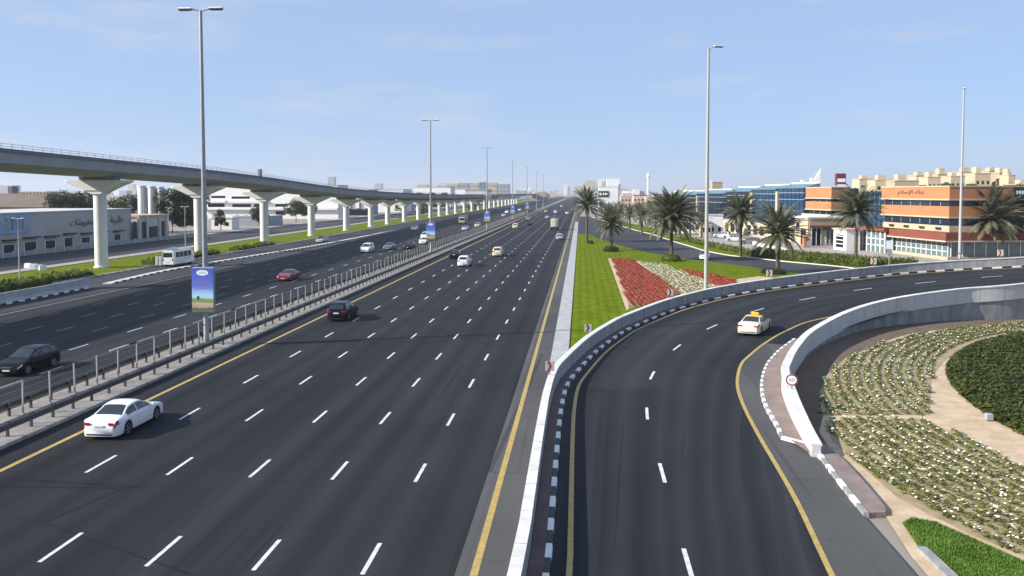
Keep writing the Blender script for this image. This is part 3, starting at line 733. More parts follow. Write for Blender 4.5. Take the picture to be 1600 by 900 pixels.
# grass blades on the near patch
gp=[Vector(G(*p)) for p in [(1410,818),(1425,810),(1460,816),(1520,842),(1600,878),(1640,900),(1640,960),(1520,935),(1470,888),(1440,862)]]
mb=MB(); c=0
xs=[p.x for p in gp];ys=[p.y for p in gp]
while c<16000:
    x,y=rnd.uniform(min(xs),max(xs)),rnd.uniform(min(ys),max(ys))
    if not inside((x,y),gp): continue
    c+=1;t=rnd.uniform(0,2*PI);h=rnd.uniform(.05,.12);b_=.02
    mb.add([(x-b_*math.cos(t),y-b_*math.sin(t),0),(x+b_*math.cos(t),y+b_*math.sin(t),0),(x+rnd.uniform(-.05,.05),y+rnd.uniform(-.05,.05),h)],[(0,1,2)],0)
tag(mb.build('grass_tufts',[leafmat('grass blade',(.07,.15,.016),(.15,.26,.035),.8)]),'short bright grass on the small patch by the near right kerb','grass',None,'stuff')
# red and white beds on the big lawn
M['bedsoil']=mat('bed soil',(.26,.17,.09),.95,.2,1.2,col2=(.42,.30,.18))
def strip_bed(pxs,name,label,rows,pm,ds,petals,leaves,bare,soilmat,pr,ph,ps):
    poly=[Vector(G(*p)) for p in pxs]
    s=MB(); s.poly([(p.x,p.y) for p in poly],.05,0)
    mb=MB(); mb.v=s.v;mb.f=s.f;mb.m=[2]
    xs=[p.x for p in poly];ys=[p.y for p in poly]
    ang=rows[0];d=Vector((math.cos(ang),math.sin(ang)));nn=Vector((-d.y,d.x))
    cs=[p.dot(nn) for p in poly];ds_=[p.dot(d) for p in poly]
    q=min(cs)
    while q<max(cs):
        t=min(ds_)
        if not (rows[2] and rnd.random()<rows[2]):
            while t<max(ds_):
                p=d*t+nn*(q+rnd.uniform(-.08,.08))
                if inside(p,poly) and rnd.random()>bare: tuft(mb,p.x,p.y,.04,pr*rnd.uniform(.8,1.2),ph*rnd.uniform(.7,1.2),leaves,petals,0,1,rnd,ps)
                t+=ds*rnd.uniform(.8,1.2)
        q+=rows[1]
    tag(mb.build(name,[M['leaf_flower'],M[pm],soilmat],tri=True),label,'flower bed',None,'stuff')
a0=Vector(G(1055,462))-Vector(G(985,406)); ang=math.atan2(a0.y,a0.x)
strip_bed([(955,404),(985,405.5),(1022,430),(1060,459),(1020,478),(984,481)],'flower_bed','large bed of red flower rows on the lawn left of the tall lamp post',(ang,.58,.07),'petal_r',.33,10,3,.04,M['bedsoil'],.23,.2,.08)
strip_bed([(992,408),(1040,414),(1062,424),(1120,449),(1066,461),(1028,432)],'flower_bed','pale bed of white flowers between the two red beds',(ang,.7,.0),'petal_w',.5,3,10,.10,M['sand'],.26,.25,.085)
strip_bed([(1060,421),(1082,423.5),(1118,430),(1148,438),(1152,442),(1122,449)],'flower_bed','smaller bed of red flowers right of the tall lamp post',(ang,.5,.0),'petal_r',.36,9,3,.05,M['sand'],.25,.2,.085)
s=MB(); s.poly([Vector(G(*p)) for p in [(1150,437),(1185,432),(1240,437),(1180,452),(1150,456),(1110,462)]],.042,0); s.poly([Vector(G(*p)) for p in [(950,404),(955,404),(984,481),(979,486)]],.044,0); struct(s,'sandy_edge',[M['sand']],tri=True)
# ------------------------------------------------------------------ median: guard rails and fence
def guardrail(X,side,name,label):
    t=empty(name,(X,30,0),0,label,'guard rail')
    b=MB()
    prof=[(-.02,.36),(.03,.40),(.03,.45),(-.03,.50),(-.03,.53),(.03,.58),(.03,.63),(-.02,.68),(-.05,.68),(-.0,.63),(-.0,.58),(-.06,.53),(-.06,.50),(0,.45),(0,.40),(-.05,.36)]
    prof=[(p*side,z+.15) for p,z in prof]
    b.sweep([(0,y,0) for y in list(range(0,120,3))+list(range(120,900,20))],prof,0)
    b.build('rail_beam',[M['rail']],t)
    p0=None; rest=MB(); y=.8;k=0
    while y<520:
        if k<100:
            if p0 is None:
                q=MB(); q.box(-.06-.13*side,.06-.13*side,-.05,.05,0,.78); q.box(min(-.06*side,-.0*side)-.02,max(-.06*side,0)+.0,-.06,.06,.55,.80); p0=q.build('post',[M['rail']],t); p0.location=(0,y,.13)
            else:
                c=p0.copy(); COL.objects.link(c); c.parent=t; c.location=(0,y,.13)
        else: rest.box(-.06-.13*side,.06-.13*side,y-.05,y+.05,.13,.92)
        y+=1.75;k+=1
    o=rest.build('post',[M['rail']],t); o['kind']='stuff'
guardrail(-27.6,1,'guard_rail','grey steel guard rail on the median nearest the wide main carriageway')
guardrail(-30.3,-1,'guard_rail','grey steel guard rail on the median on the opposite carriageway side')
t=empty('median_fence',(-29.75,28,.15),0,'tall pale fence posts with a few top bars standing along the median','fence')
q=MB(); q.box(-.036,.036,-.036,.036,0,1.8); q.box(-.09,.09,-.09,.09,0,.03)
post=q.build('fence_post',[M['steel_lt']],t); y=0;k=0;ys=[]; rest=MB()
rnd=random.Random(9)
while y<420:
    ys.append(y)
    if k==0: post.location=(0,0,0)
    elif k<100:
        c=post.copy(); COL.objects.link(c); c.parent=t; c.location=(0,y,0); c.rotation_euler=(rnd.uniform(-.02,.02),rnd.uniform(-.02,.02),0)
    else: rest.box(-.04,.04,y-.04,y+.04,0,1.8)
    y+=2.3;k+=1
o=rest.build('fence_post',[M['steel_lt']],t); o['kind']='stuff'
bars=[10.0,]; kk=0
for i in range(5,len(ys)-1):
    if i%5 in (0,) or i in (11,17,18):
        if i>75: continue
        b=MB(); b.box(-.03,.03,-.9,2.35,0,.07); o=b.build('top_bar',[M['steel_lt']],t); o.location=(0,ys[i],1.76)
b=MB()
for z in (.25,.62,1.0,1.38,1.72): b.box(-.004,.004,0,420,z,z+.008)
b.build('fence_wire',[M['steel_lt']],t)
# ------------------------------------------------------------------ lamp posts
def lamp_double(name,H_,label):
    t=empty(name,(0,0,0),0,label,'lamp post','twin-arm lamp posts along the median')
    b=MB(); b.lathe([(.34,0),(.34,.06),(.24,.08),(.24,.5),(.21,.6),(.20,6),(.12,H_)],seg=14); b.build('pole',[M['steel']],t,smooth=True,angle=40)
    for s_ in (-1,1):
        b=MB(); b.tube([(0,0,H_-.1),(.3*s_,0,H_+.05),(.75*s_,0,H_+.10)],.06,8); b.build('arm',[M['steel']],t,smooth=True,angle=40)
        h=MB(); h.bbox(1.22*s_,0,H_+.15,1.15,.42,.16,.07,0); h.bbox(1.25*s_,0,H_+.05,.95,.34,.08,.03,1); h.build('lamp_head',[M['lamptop'],M['dark']],t)
    return t
ORD=['nearest','second','third','fourth','fifth','sixth','seventh','eighth','ninth','tenth','eleventh','twelfth','thirteenth','fourteenth','fifteenth','sixteenth','seventeenth','eighteenth','nineteenth','twentieth']
L0=lamp_double('lamp_post',25.9,'nearest tall twin-headed grey lamp post in the median, cut by the top of the viaduct view')
L0.location=(-29.2,62.6,.1); L0['label']='tallest looking twin-headed lamp post, nearest in the median'
LY=[62.6+98.6*k for k in range(7)]
for k,y in enumerate(LY[1:],1):
    c=copy_tree(L0); c.location=(-29.25,y,.1)
    c['label']='%s twin-headed lamp post in the median counting away from the viewer'%ORD[k]
# banners strapped to the posts
def bannermat():
    m,nt,b=new_mat('printed banner'); b.inputs['Roughness'].default_value=.5
    tc=N(nt,'ShaderNodeTexCoord'); sx=N(nt,'ShaderNodeSeparateXYZ'); L(nt,tc.outputs['Generated'],sx.inputs[0])
    n=N(nt,'ShaderNodeTexNoise'); n.inputs['Scale'].default_value=5; n.inputs['Detail'].default_value=4; L(nt,tc.outputs['Generated'],n.inputs['Vector'])
    a=N(nt,'ShaderNodeMath',operation='MULTIPLY_ADD'); a.inputs[1].default_value=.09; L(nt,n.outputs['Fac'],a.inputs[0])
    s_=N(nt,'ShaderNodeMath',operation='SUBTRACT'); s_.inputs[1].default_value=.045; L(nt,sx.outputs['Z'],s_.inputs[0]); L(nt,s_.outputs[0],a.inputs[2])
    r=N(nt,'ShaderNodeValToRGB'); e=r.color_ramp.elements
    e[0].position=0; e[0].color=(.10,.20,.05,1); e[1].position=1; e[1].color=(.04,.09,.46,1)
    for p,c in ((.07,(.10,.09,.06,1)),(.12,(.42,.34,.24,1)),(.20,(.48,.40,.30,1)),(.23,(.16,.26,.05,1)),(.29,(.24,.34,.08,1)),(.33,(.45,.66,.80,1)),(.45,(.30,.52,.80,1)),(.58,(.10,.20,.62,1)),(.75,(.08,.14,.55,1))):
        k=e.new(p); k.color=c
    L(nt,a.outputs[0],r.inputs['Fac']); L(nt,r.outputs['Color'],b.inputs['Base Color']); return m
M['banner']=bannermat(); M['banner_txt']=mat('banner lettering',(.30,.12,.40),.5,.3,9,col2=(.44,.22,.36)); M['tree_print']=mat('printed dark green',(.02,.06,.03),.5,.1,4)
def banner():
    t=empty('banner_sign',(0,0,0),0,'','banner','blue advertising panels hung on the median lamp posts')
    b=MB(); b.bbox(0,.02,1.75,1.78,.26,3.55,.05); b.build('panel_box',[M['steel']],t)
    b=MB(); b.box(-.86,.86,-.185,-.172,.06,3.44); f=b.build('printed_face',[M['banner']],t)
    b=MB(); n=20; b.add([(.48*math.cos(2*PI*k/n),-.190,3.10+.22*math.sin(2*PI*k/n)) for k in range(n)],[tuple(range(n))]); 
    b.add([(.30*math.cos(2*PI*k/n),-.193,3.10+.10*math.sin(2*PI*k/n)) for k in range(n)],[tuple(range(n))],1); b.build('oval_badge',[M['sgn_white'],mat('badge print',(.45,.60,.68),.5,.1,9)],t)
    b=MB(); rr=random.Random(4)
    for row,z in enumerate((2.42,2.12,1.88)):
        x=-.70
        while x<.62:
            wd=rr.uniform(.06,.14);hh=rr.uniform(.10,.24) if row<2 else .09
            b.box(x,x+.035,-.193,-.188,z,z+hh); b.box(x,x+wd,-.193,-.1885,z,z+.035)
            if rr.random()<.5: b.box(x+wd-.03,x+wd,-.193,-.188,z,z+hh*.7)
            x+=wd+.05
    b.build('lettering',[M['banner_txt']],t)
    b=MB(); b.box(-.47,-.27,-.193,-.187,1.02,1.28); b.build('printed_tree',[M['tree_print']],t)
    return t
B0=banner(); tints=['blue advertising panel with a white oval on the nearest median lamp post','small blue and green advertising panel on the second median lamp post','blue advertising panel on the third median lamp post, far down the road','pale blue advertising panel on the fourth median lamp post, very far','tiny advertising panel on the fifth median lamp post, at the vanishing end']
for k in range(5):
    c=B0 if k==0 else copy_tree(B0)
    c.location=(-29.2+.02,LY[k]-.38,2.55+.15); c['label']=tints[k]
def lamp_single(name,H_,rz,loc,label):
    t=empty(name,loc,rz,label,'lamp post')
    b=MB(); b.lathe([(.36,0),(.36,.06),(.26,.08),(.25,1.0),(.23,6),(.13,H_)],seg=14); b.build('pole',[M['steel_lt']],t,smooth=True,angle=40)
    b=MB(); b.tube([(0,0,H_-.1),(.25,0,H_+.1),(.8,0,H_+.25)],.06,8); b.build('arm',[M['steel_lt']],t,smooth=True,angle=40)
    h=MB(); h.bbox(1.35,0,H_+.36,1.25,.42,.16,.07,0); h.bbox(1.38,0,H_+.26,1.0,.34,.08,.03,1); o=h.build('lamp_head',[M['lamptop'],M['dark']],t); 
    return t
x,y=G(1103,453); lamp_single('lamp_post',29.5,.35,(x,y,0),'tall single-headed lamp post rising from the flower beds behind the parapet')
x,y=G(1499,414); lamp_single('lamp_post',at_depth(1503,140,y).z,1.1,(x,y,0),'tall lamp post at the far right in front of the orange building')
# small street lamps along the service road on the left and one on the right
def lamp_small(H_):
    t=empty('street_lamp',(0,0,0),0,'','street lamp')
    b=MB(); b.lathe([(.13,0),(.13,.3),(.09,.4),(.055,H_)],seg=10); b.build('pole',[M['steel_lt']],t,smooth=True,angle=40)
    h=MB(); h.tube([(-.5,0,H_+.05),(0,0,H_),(.5,0,H_+.05)],.035,6); h.bbox(.62,0,H_+.06,.5,.2,.1,.03); h.bbox(-.62,0,H_+.06,.5,.2,.1,.03); h.build('lamp_head',[M['lamptop']],t)
    return t
sl=lamp_small(8.6)
for i,(px,py,sc,lb) in enumerate([(31,444,1.0,'thin street lamp at the far left in front of the shop'),(290,391,1.05,'pale street lamp between the minibus and the dark tree'),(264,376,.95,'street lamp at the end of the portal building by the dark tree'),(1114,352,.8,'small twin lamp seen behind the tall post on the right')]):
    c=sl if i==0 else copy_tree(sl); x,y=G(px,py); c.location=(x,y,0); c.scale=(sc,sc,sc); c['label']=lb
# ------------------------------------------------------------------ elevated railway
ZT=[(0,18.8),(60,18.2),(98,17.45),(133,16.85),(168,16.0),(200,14.8),(225,13.7),(260,12.75),(300,12.1),(347,11.6),(430,11.0),(700,10.6),(1600,10.4)]
def ztop(y): return sum(interp(ZT,y+d) for d in (-16,-8,0,8,16))/5
def vx(y):
    t=max(0,min(1,(y-127)/700.0)); return -76.4+7.6*(1-(1-t)**2)
via=empty('elevated_railway',(-76.4,127,0),0,'long grey elevated railway on white flared piers along the left side','viaduct')
ox,oy=-76.4,127
ysv=list(range(-20,500,6))+list(range(500,1500,25))
path=[(vx(y)-ox,y-oy,ztop(y)) for y in ysv]
b=MB()
half=[(4.9,0),(4.95,-.25),(4.88,-.3),(4.72,-1.75),(3.9,-2.15),(2.5,-2.45)]
prof=half+[(-x,z) for x,z in half[::-1]]+[(-4.6,0),(-4.45,-1.2),(4.45,-1.2),(4.6,0)]
b.sweep(path,prof,0)
b.build('deck',[M['viad']],via,recalc=True)
b=MB()
for sd in (-1,1):
    b.sweep(path,[(sd*4.99,-.42),(sd*4.99,.06),(sd*4.55,.06),(sd*4.55,-.0)] if sd>0 else [(sd*4.55,0),(sd*4.55,.06),(sd*4.99,.06),(sd*4.99,-.42)],0)
b.build('parapet_edge',[mat('dark parapet trim',(.13,.13,.14),.7,.1,1)],via,recalc=True)
b=MB()
for sd in (4.78,):
    for h in (.35,.66): b.tube([(p[0]+sd,p[1],p[2]+h) for p in path if p[1]<330],.028,5)
    y=-20
    while y<430:
        b.box(vx(y)-ox+sd-.03,vx(y)-ox+sd+.03,y-oy-.03,y-oy+.03,ztop(y)+.0,ztop(y)+.70); y+=2.0
b.build('railing',[M['steel']],via)
# joints between deck segments, seen as short vertical marks
# signal cabinet on the deck edge
b=MB(); yy=180; b.bbox(vx(yy)-ox+4.3,yy-oy,ztop(yy)+.85,.5,1.5,1.7,.05); b.build('signal_box',[M['steel']],via)
PY=[30,62,94.5,127,160,192.5,225.5,258,287,311,339,367,395,419,443]+[470+33*k for k in range(14)]
def piercap(z1):
    # flared hammerhead: profile in x-z swept along y with rounded ends
    n=10; pts=[]
    top=[(-5.1,z1),(5.1,z1),(5.1,z1-.32)]
    fl=[(1.02+4.08*(1-t)**1.25,z1-.32-1.9*t**1.05) for t in [k/n for k in range(1,n+1)]]
    pr=top+fl+[(-x,z) for x,z in fl[::-1]]+[(-5.1,z1-.32)]
    b=MB(); k=len(pr)
    for yy,sc in ((-1.25,.94),(-1.05,1),(1.05,1),(1.25,.94)):
        for x,z in pr: b.v.append((x*sc if abs(x)>1.2 else x*(1 if abs(yy)<1.2 else .6),yy if abs(x)>1.6 else yy*.9,z))
    for r in range(3):
        for i in range(k): j=(i+1)%k; b.f.append((r*k+i,r*k+j,(r+1)*k+j,(r+1)*k+i)); b.m.append(0)
    b.f.append(tuple(range(k-1,-1,-1))); b.m.append(0); b.f.append(tuple(3*k+i for i in range(k))); b.m.append(0)
    return b
for y in PY:
    z1=ztop(y)-2.95
    b=MB(); b.lathe([(1.15,.0),(1.15,.25),(.98,.35),(.98,z1-2.0)],seg=24); c=b.build('pier',[M['viad_lt']],via,smooth=True,angle=40); c.location=(vx(y)-ox,y-oy,0)
    if y<700:
        k=piercap(z1).build('pier_cap',[M['viad_lt']],c,tri=True,recalc=True)
        bb=MB(); bb.box(-3.0,3.0,-.8,.8,z1+.003,z1+.62); bb.build('bearing',[M['conc_dk']],c)
    else:
        kb=MB(); kb.add([(-5,-1,z1),(5,-1,z1),(5,1,z1),(-5,1,z1),(-1.1,-1,z1-2.4),(1.1,-1,z1-2.4),(1.1,1,z1-2.4),(-1.1,1,z1-2.4)],[(0,1,2,3),(4,7,6,5),(0,4,5,1),(1,5,6,2),(2,6,7,3),(3,7,4,0)]); kb.build('pier_cap',[M['viad_lt']],c,recalc=True)
# low planting at the foot of the piers
def hedge(name,c,h,w_,label,n,mats,parent=None,cat='hedge',jag=.25,leaf=.14):
    """leafy hedge along a 2D path"""
    mb=MB(); rnd=random.Random(hash(label)%999); o=c[0]
    cc=[p-o for p in c]; hh=h*.82
    mb.sweep([(p.x,p.y,0) for p in cc],[(-w_*.42,0),(-w_*.42,hh*.8),(-w_*.25,hh),(w_*.25,hh),(w_*.42,hh*.8),(w_*.42,0)],0)
    R=resample(cc,400)
    for k in range(n):
        i=rnd.randrange(0,399); p=R[i].lerp(R[i+1],rnd.random()); d=(R[i+1]-R[i]).normalized(); r=Vector((d.y,-d.x))
        a=rnd.uniform(0,PI); q=1+.12*math.sin(i*.7)+jag*.5*math.sin(i*.23+2)
        lx=w_*.5*math.cos(a); lz=h*q*min(1,math.sin(a)*1.3)*rnd.uniform(.55,1.05)
        if rnd.random()<.5: lz=h*q*rnd.uniform(.05,1); lx=w_*.5*(1 if rnd.random()<.5 else -1)*(1-.25*(lz/h)**3)
        P_=Vector((p.x+r.x*lx,p.y+r.y*lx,max(.05,lz)))
        s_=leaf*rnd.uniform(.6,1.5); u=Vector((rnd.uniform(-1,1),rnd.uniform(-1,1),rnd.uniform(-1,1))).normalized()*s_; v=u.orthogonal().normalized()*s_*.6
        v.rotate(Matrix.Rotation(rnd.uniform(0,6.28),3,u))
        mb.add([P_-u,P_+v,P_+u,P_-v],[(0,1,2,3)],0)
    ob=mb.build(name,mats); ob.location=(o.x,o.y,0); tag(ob,label,cat); return ob
V=lambda *a:Vector(a)
hedge('hedge',[V(-71.0,y) for y in range(60,119,6)],1.0,2.6,'low green hedge below the viaduct left of the nearest white pier',3600,[M['leaf_hedge']],jag=.5,leaf=.2)
hedge('hedge',[V(-71.4,y) for y in range(132,158,5)],.9,2.4,'low green hedge between the nearest and second white pier',2200,[M['leaf_hedge']],jag=.5,leaf=.2)
hedge('hedge',[V(-71.2,y) for y in range(166,190,5)],.7,2.2,'low green hedge between the second and third white pier',1600,[M['leaf_hedge']],jag=.5,leaf=.2)
# ------------------------------------------------------------------ traffic signs on the parapets
M['sgn_pale']=mat('faded sign face',(.40,.33,.33),.6,.15,3)
def chevron(name,loc,rz,label,flip=1,red=True,size=.62):
    t=empty(name,loc,rz,label,'chevron sign','chevron boards along the curved parapet')
    b=MB(); b.box(-.03,.03,-.03,.03,0,.5); b.build('sign_post',[M['steel']],t)
    b=MB(); b.bbox(0,-.05,.5+size*.55,size,.03,size*1.1,.01); b.build('sign_board',[M['sgn_pale']],t)
    h=size*.53;wd=size*.24; z0=.5+size*.55; b=MB()
    x0=-size*.30*flip
    pts=[(x0,-h),(x0+wd*flip,-h),(x0+wd*2.1*flip,0),(x0+wd*flip,h),(x0,h),(x0+wd*1.1*flip,0)]
    b.add([(x,-.072,z0+z) for x,z in pts],[(0,1,2,5),(5,2,3,4)]); b.build('chevron_mark',[M['sgn_red'] if red else M['sgn_black']],t)
CH_=[(860,575,'chevron sign on the parapet close to the yellow road edge line, nearest'),(919,519,'chevron sign on the parapet in front of the plain lawn'),(1045,462,'chevron sign on the parapet in front of the red flower bed'),(1198,433,'chevron sign on the parapet left of the palm in a dark bed'),(1369,411.5,'chevron sign on the parapet in front of the clipped hedge'),(1567,399.5,'chevron sign on the parapet at the far right')]
OTOP=[(Vector((p.x,p.y,gz(p.x,p.y)+1.1))) for p in offset(OB,-.3)]
for i,(px,py,lb) in enumerate(CH_):
    best=min(OTOP,key=lambda p:abs(PCX+FPX*((p-Vector((0,0,CH))).dot(RT))/((p-Vector((0,0,CH))).dot(FW))-px) if p.y>20 else 1e9)
    k=OTOP.index(best); a=math.atan2(best.x,best.y)
    chevron('chevron_sign',(best.x,best.y,best.z-.25),-a*.8,lb,1,red=(i in (0,4,5)),size=(.54,.54,.58,.66,.66,.66)[i])
def top_pt(px):
    T=[Vector((p.x,p.y,gz(p.x,p.y)+1.3)) for p in offset(IT,-.2)]
    return min(T[:60],key=lambda p:(PCX+FPX*((p-Vector((0,0,CH))).dot(RT))/((p-Vector((0,0,CH))).dot(FW))-px)**2+.02*(p.y-52)**2)
p=RG(1240,606,1.3); p=Vector((p.x,p.y,gz(p.x,p.y)+1.3)); t=empty('speed_sign',(p.x-.1,p.y,p.z-1.1),-.22,'round white speed sign with a red rim by the start of the inner parapet','road sign')
b=MB(); b.lathe([(.035,0),(.035,1.75)],seg=8); b.build('sign_post',[M['steel']],t)
n=28
def disc(mb,r,y,z,m): mb.add([(r*math.cos(2*PI*k/n),y,z+r*math.sin(2*PI*k/n)) for k in range(n)],[tuple(range(n))],m)
b=MB(); vs=[]
for y in (-.075,-.045): vs+= [(.32*math.cos(2*PI*k/n),y,1.55+.32*math.sin(2*PI*k/n)) for k in range(n)]
b.add(vs,[tuple(range(n)),tuple(range(2*n-1,n-1,-1))]+[(k,n+k,n+(k+1)%n,(k+1)%n) for k in range(n)],2)
disc(b,.31,-.078,1.55,0); disc(b,.24,-.081,1.55,1); b.build('sign_disc',[M['sgn_red'],M['sgn_white'],M['steel']],t)
def text_mesh(name,s_,size,mats,parent,loc,rot,font=None,align='CENTER',ext=.01,sx=1.0):
    cu=bpy.data.curves.new(name,'FONT'); cu.body=s_; cu.size=size; cu.extrude=ext; cu.align_x=align; cu.align_y='CENTER'
    ob=bpy.data.objects.new(name,cu); COL.objects.link(ob); dg=bpy.context.evaluated_depsgraph_get(); dg.update()
    me=bpy.data.meshes.new_from_object(ob.evaluated_get(dg)); bpy.data.objects.remove(ob); bpy.data.curves.remove(cu)
    me.materials.clear(); me.materials.append(mats); me.name=name
    o=bpy.data.objects.new(name,me); COL.objects.link(o); o.parent=parent; o.location=loc; o.rotation_euler=rot; o.scale=(sx,1,1); return o
text_mesh('speed_number','60',.30,M['sgn_black'],t,(0,-.085,1.55),(PI/2,0,0),ext=.001)
# drain box on the path by the round mound, debris
x,y=G(1545,657); b=MB(); b.bbox(0,0,.2,.36,.3,.36,.04); o=b.build('utility_box',[M['greyw']]); o.location=(x,y,0); tag(o,'small grey utility box at the edge of the dark green mound','utility box')
# ------------------------------------------------------------------ palms
def palm_parts(h,r,seed,nf=60,dense=1.25):
    rnd=random.Random(seed)
    b=MB(); prof=[];k=int(h/.28)
    for i in range(k+1):
        z=h*i/k; w_=.30-.07*z/h+(.16 if i==0 else 0)
        prof.append((w_*(1.0 if i%2 else 1.13),z))
    prof.append((.34,h+.15)); prof.append((.16,h+.6))
    b.lathe(prof,seg=10)
    tr=b
    c=MB()
    for f in range(nf):
        az=f*2.39996+rnd.uniform(-.2,.2); e=f/nf
        up=math.radians(80-102*e**1.15+rnd.uniform(-8,8))   # start elevation
        Lf=r*rnd.uniform(.95,1.2)*(1.05 if e<.7 else .95); dry=1 if (e>.92 and rnd.random()<.7) else 0
        p=Vector((0,0,h+.35-.5*e)); n=11; el=up; pts=[p.copy()]; dirs=[]
        bend=rnd.uniform(.05,.095)*(1.0+.15*e)
        for i in range(n):
            d=Vector((math.cos(az)*math.cos(el),math.sin(az)*math.cos(el),math.sin(el))); p=p+d*(Lf/n); pts.append(p.copy()); dirs.append(d); el-=bend*(1+.35*i/n)
            if el<-1.45: el=-1.45
        side=Vector((-math.sin(az),math.cos(az),0))
        for i in range(n):       # rachis
            a,q=pts[i],pts[i+1]; w_=.05*(1-i/n)+.012
            c.add([a-side*w_,a+side*w_,q+side*w_*.8,q-side*w_*.8],[(0,1,2,3)],dry)
        m=int(26*dense)
        for j in range(2,m):
            t=j/m; i=min(n-1,int(t*n)); q=pts[i].lerp(pts[i+1],t*n-i); d=dirs[i]; upv=side.cross(d)*-1
            ll=(.62*math.sin(PI*min(1,.18+t*.85))+.12)*r/3.8*rnd.uniform(.8,1.15)
            for sg in (-1,1):
                v=(d*.75+side*sg*.75+Vector((0,0,-.18-.25*rnd.random()))-upv*.0).normalized()*ll
                wv=d*(.10*r/3.8)
                c.add([q-wv,q+wv,q+v],[(0,1,2)],dry)
    return tr,c
def palm(name,loc,h,r,seed,label,nf=46,dense=1.0):
    nf=int(nf*1.45); dense*=1.35
    t=empty(name,loc,0,label,'palm tree')
    tr,c=palm_parts(h,r,seed,nf,dense); tr.build('trunk',[M['bark']],t,smooth=True); c.build('crown',[M['palm_leaf'],M['palm_dry']],t); return t
def px_palm(bx,by,cyc,r,seed,label,**k):
    x,y=G(bx,by); z=CH+ (at_depth(bx,cyc,y).z-CH); return palm('palm_tree',(x,y,0),z,r,seed,label,**k)
px_palm(917,378,322,4.6,1,'tall slender date palm nearest the main road edge',nf=52)
px_palm(955,391,350,4.1,2,'date palm with a dark round shrub at its foot, left on the lawn',nf=50)
px_palm(1049,406,342,5.6,3,'dense bushy date palm standing in a bright round shrub',nf=74,dense=1.2)
px_palm(1157,400,335,4.6,4,'date palm with brownish fronds before the blue glass offices',nf=58)
px_palm(1215,426,366,5.1,5,'grey-green spreading date palm in a dark bed by the parapet',nf=48)
px_palm(1337,414,333,4.7,6,'tall date palm standing at the clipped hedge before the orange block',nf=60)
px_palm(1546,405,345,6.4,7,'broad date palm in front of the orange building right of the tall post',nf=64,dense=1.1)
px_palm(1590,404,342,5.8,8,'date palm cut by the right picture edge',nf=58)
# far palms: shared meshes
trp,crp=palm_parts(5.2,4.0,21,52,.9)
fp=empty('palm_tree',(0,0,0),0,'','palm tree','distant palms beyond the lawn'); trp.build('trunk',[M['bark']],fp,smooth=True); crp.build('crown',[M['palm_leaf'],M['palm_dry']],fp)
far_p=[(984,362,1.0,'distant palm directly behind the left lawn palm'),(1003,367,1.0,'distant palm with low crown midway between two lawn palms'),(1024,366,.95,'distant palm left of the bushy lawn palm'),(1062,367,1.25,'distant tall palm showing above the bushy lawn palm'),(1078,371,1.0,'distant palm right of the bushy lawn palm'),(967,352,1.0,'far palm behind the slender roadside palm'),(950,347,.9,'far small palm by the slip road mouth'),(1000,352,1.0,'very far palm below the white office with the black screen'),(1032,354,1.1,'very far palm below the pinkish houses'),(1096,372,.8,'small distant palm left of the tall single lamp post'),(1015,350,1.0,'palm among the far group, lightest crown'),(940,336,.9,'tiny far palm above the slip road'),(930,331,.9,'tiny far palm nearest the vanishing road')]
for i,(px,py,sc,lb) in enumerate(far_p):
    c=fp if i==0 else copy_tree(fp); x,y=G(px,py); c.location=(x,y,0); c.scale=(sc,)*3; c.rotation_euler=(0,0,i*1.3); c['label']=lb
def shrub(px,py,r,h,label,mat_,seed):
    x,y=G(px,py); mb=MB(); rnd=random.Random(seed)
    mb.lathe([(r*.8,0),(r*.9,h*.35),(r*.7,h*.75),(r*.2,h*.9)],seg=12)
    for k in range(1500):
        a=rnd.uniform(0,6.28);b_=math.acos(rnd.uniform(0,1)); q=rnd.uniform(.82,1.05)*(1+.08*math.sin(3*a))
        P_=Vector((r*q*math.sin(b_)**.6*math.cos(a),r*q*math.sin(b_)**.6*math.sin(a),h*q*math.cos(b_)+.02)); s_=rnd.uniform(.06,.13)
        u=Vector((rnd.uniform(-1,1),rnd.uniform(-1,1),rnd.uniform(-1,1))).normalized()*s_; v=u.orthogonal().normalized()*s_*.6; mb.add([P_-u,P_+v,P_+u,P_-v],[(0,1,2,3)],0)
    o=mb.build('shrub',[mat_]); o.location=(x,y,0); tag(o,label,'shrub')
shrub(922,381,.8,.8,'small bright shrub at the foot of the slender roadside palm',M['leaf_hedge'],1)
shrub(955,393,1.5,1.1,'dark clipped round shrub around the left lawn palm',M['leaf_dk'],2)
shrub(1049,408,1.65,1.3,'bright green clipped shrub around the bushy palm',M['leaf_hedge'],3)
shrub(1209,428,1.7,.8,'low dark reddish planting around the grey-green palm by the parapet',M['leaf_dk'],4)
hp=[V(*G(*p)) for p in [(1180,401.5),(1219,405),(1262,409.5),(1310,414.5),(1352,418),(1400,421),(1430,421)]]
hedge('hedge',crom(hp,50),1.7,2.0,'long clipped green hedge beyond the side road on the right',15000,[M['leaf_hedge']],jag=.06,leaf=.13)
hp=[V(*G(*p)) for p in [(1066,374),(1090,381),(1120,388),(1150,394),(1172,399)]]
hedge('hedge',crom(hp,50),1.1,1.6,'lower green hedge beyond the side road behind the tall lamp post',6000,[M['leaf_hedge']],jag=.3,leaf=.13)
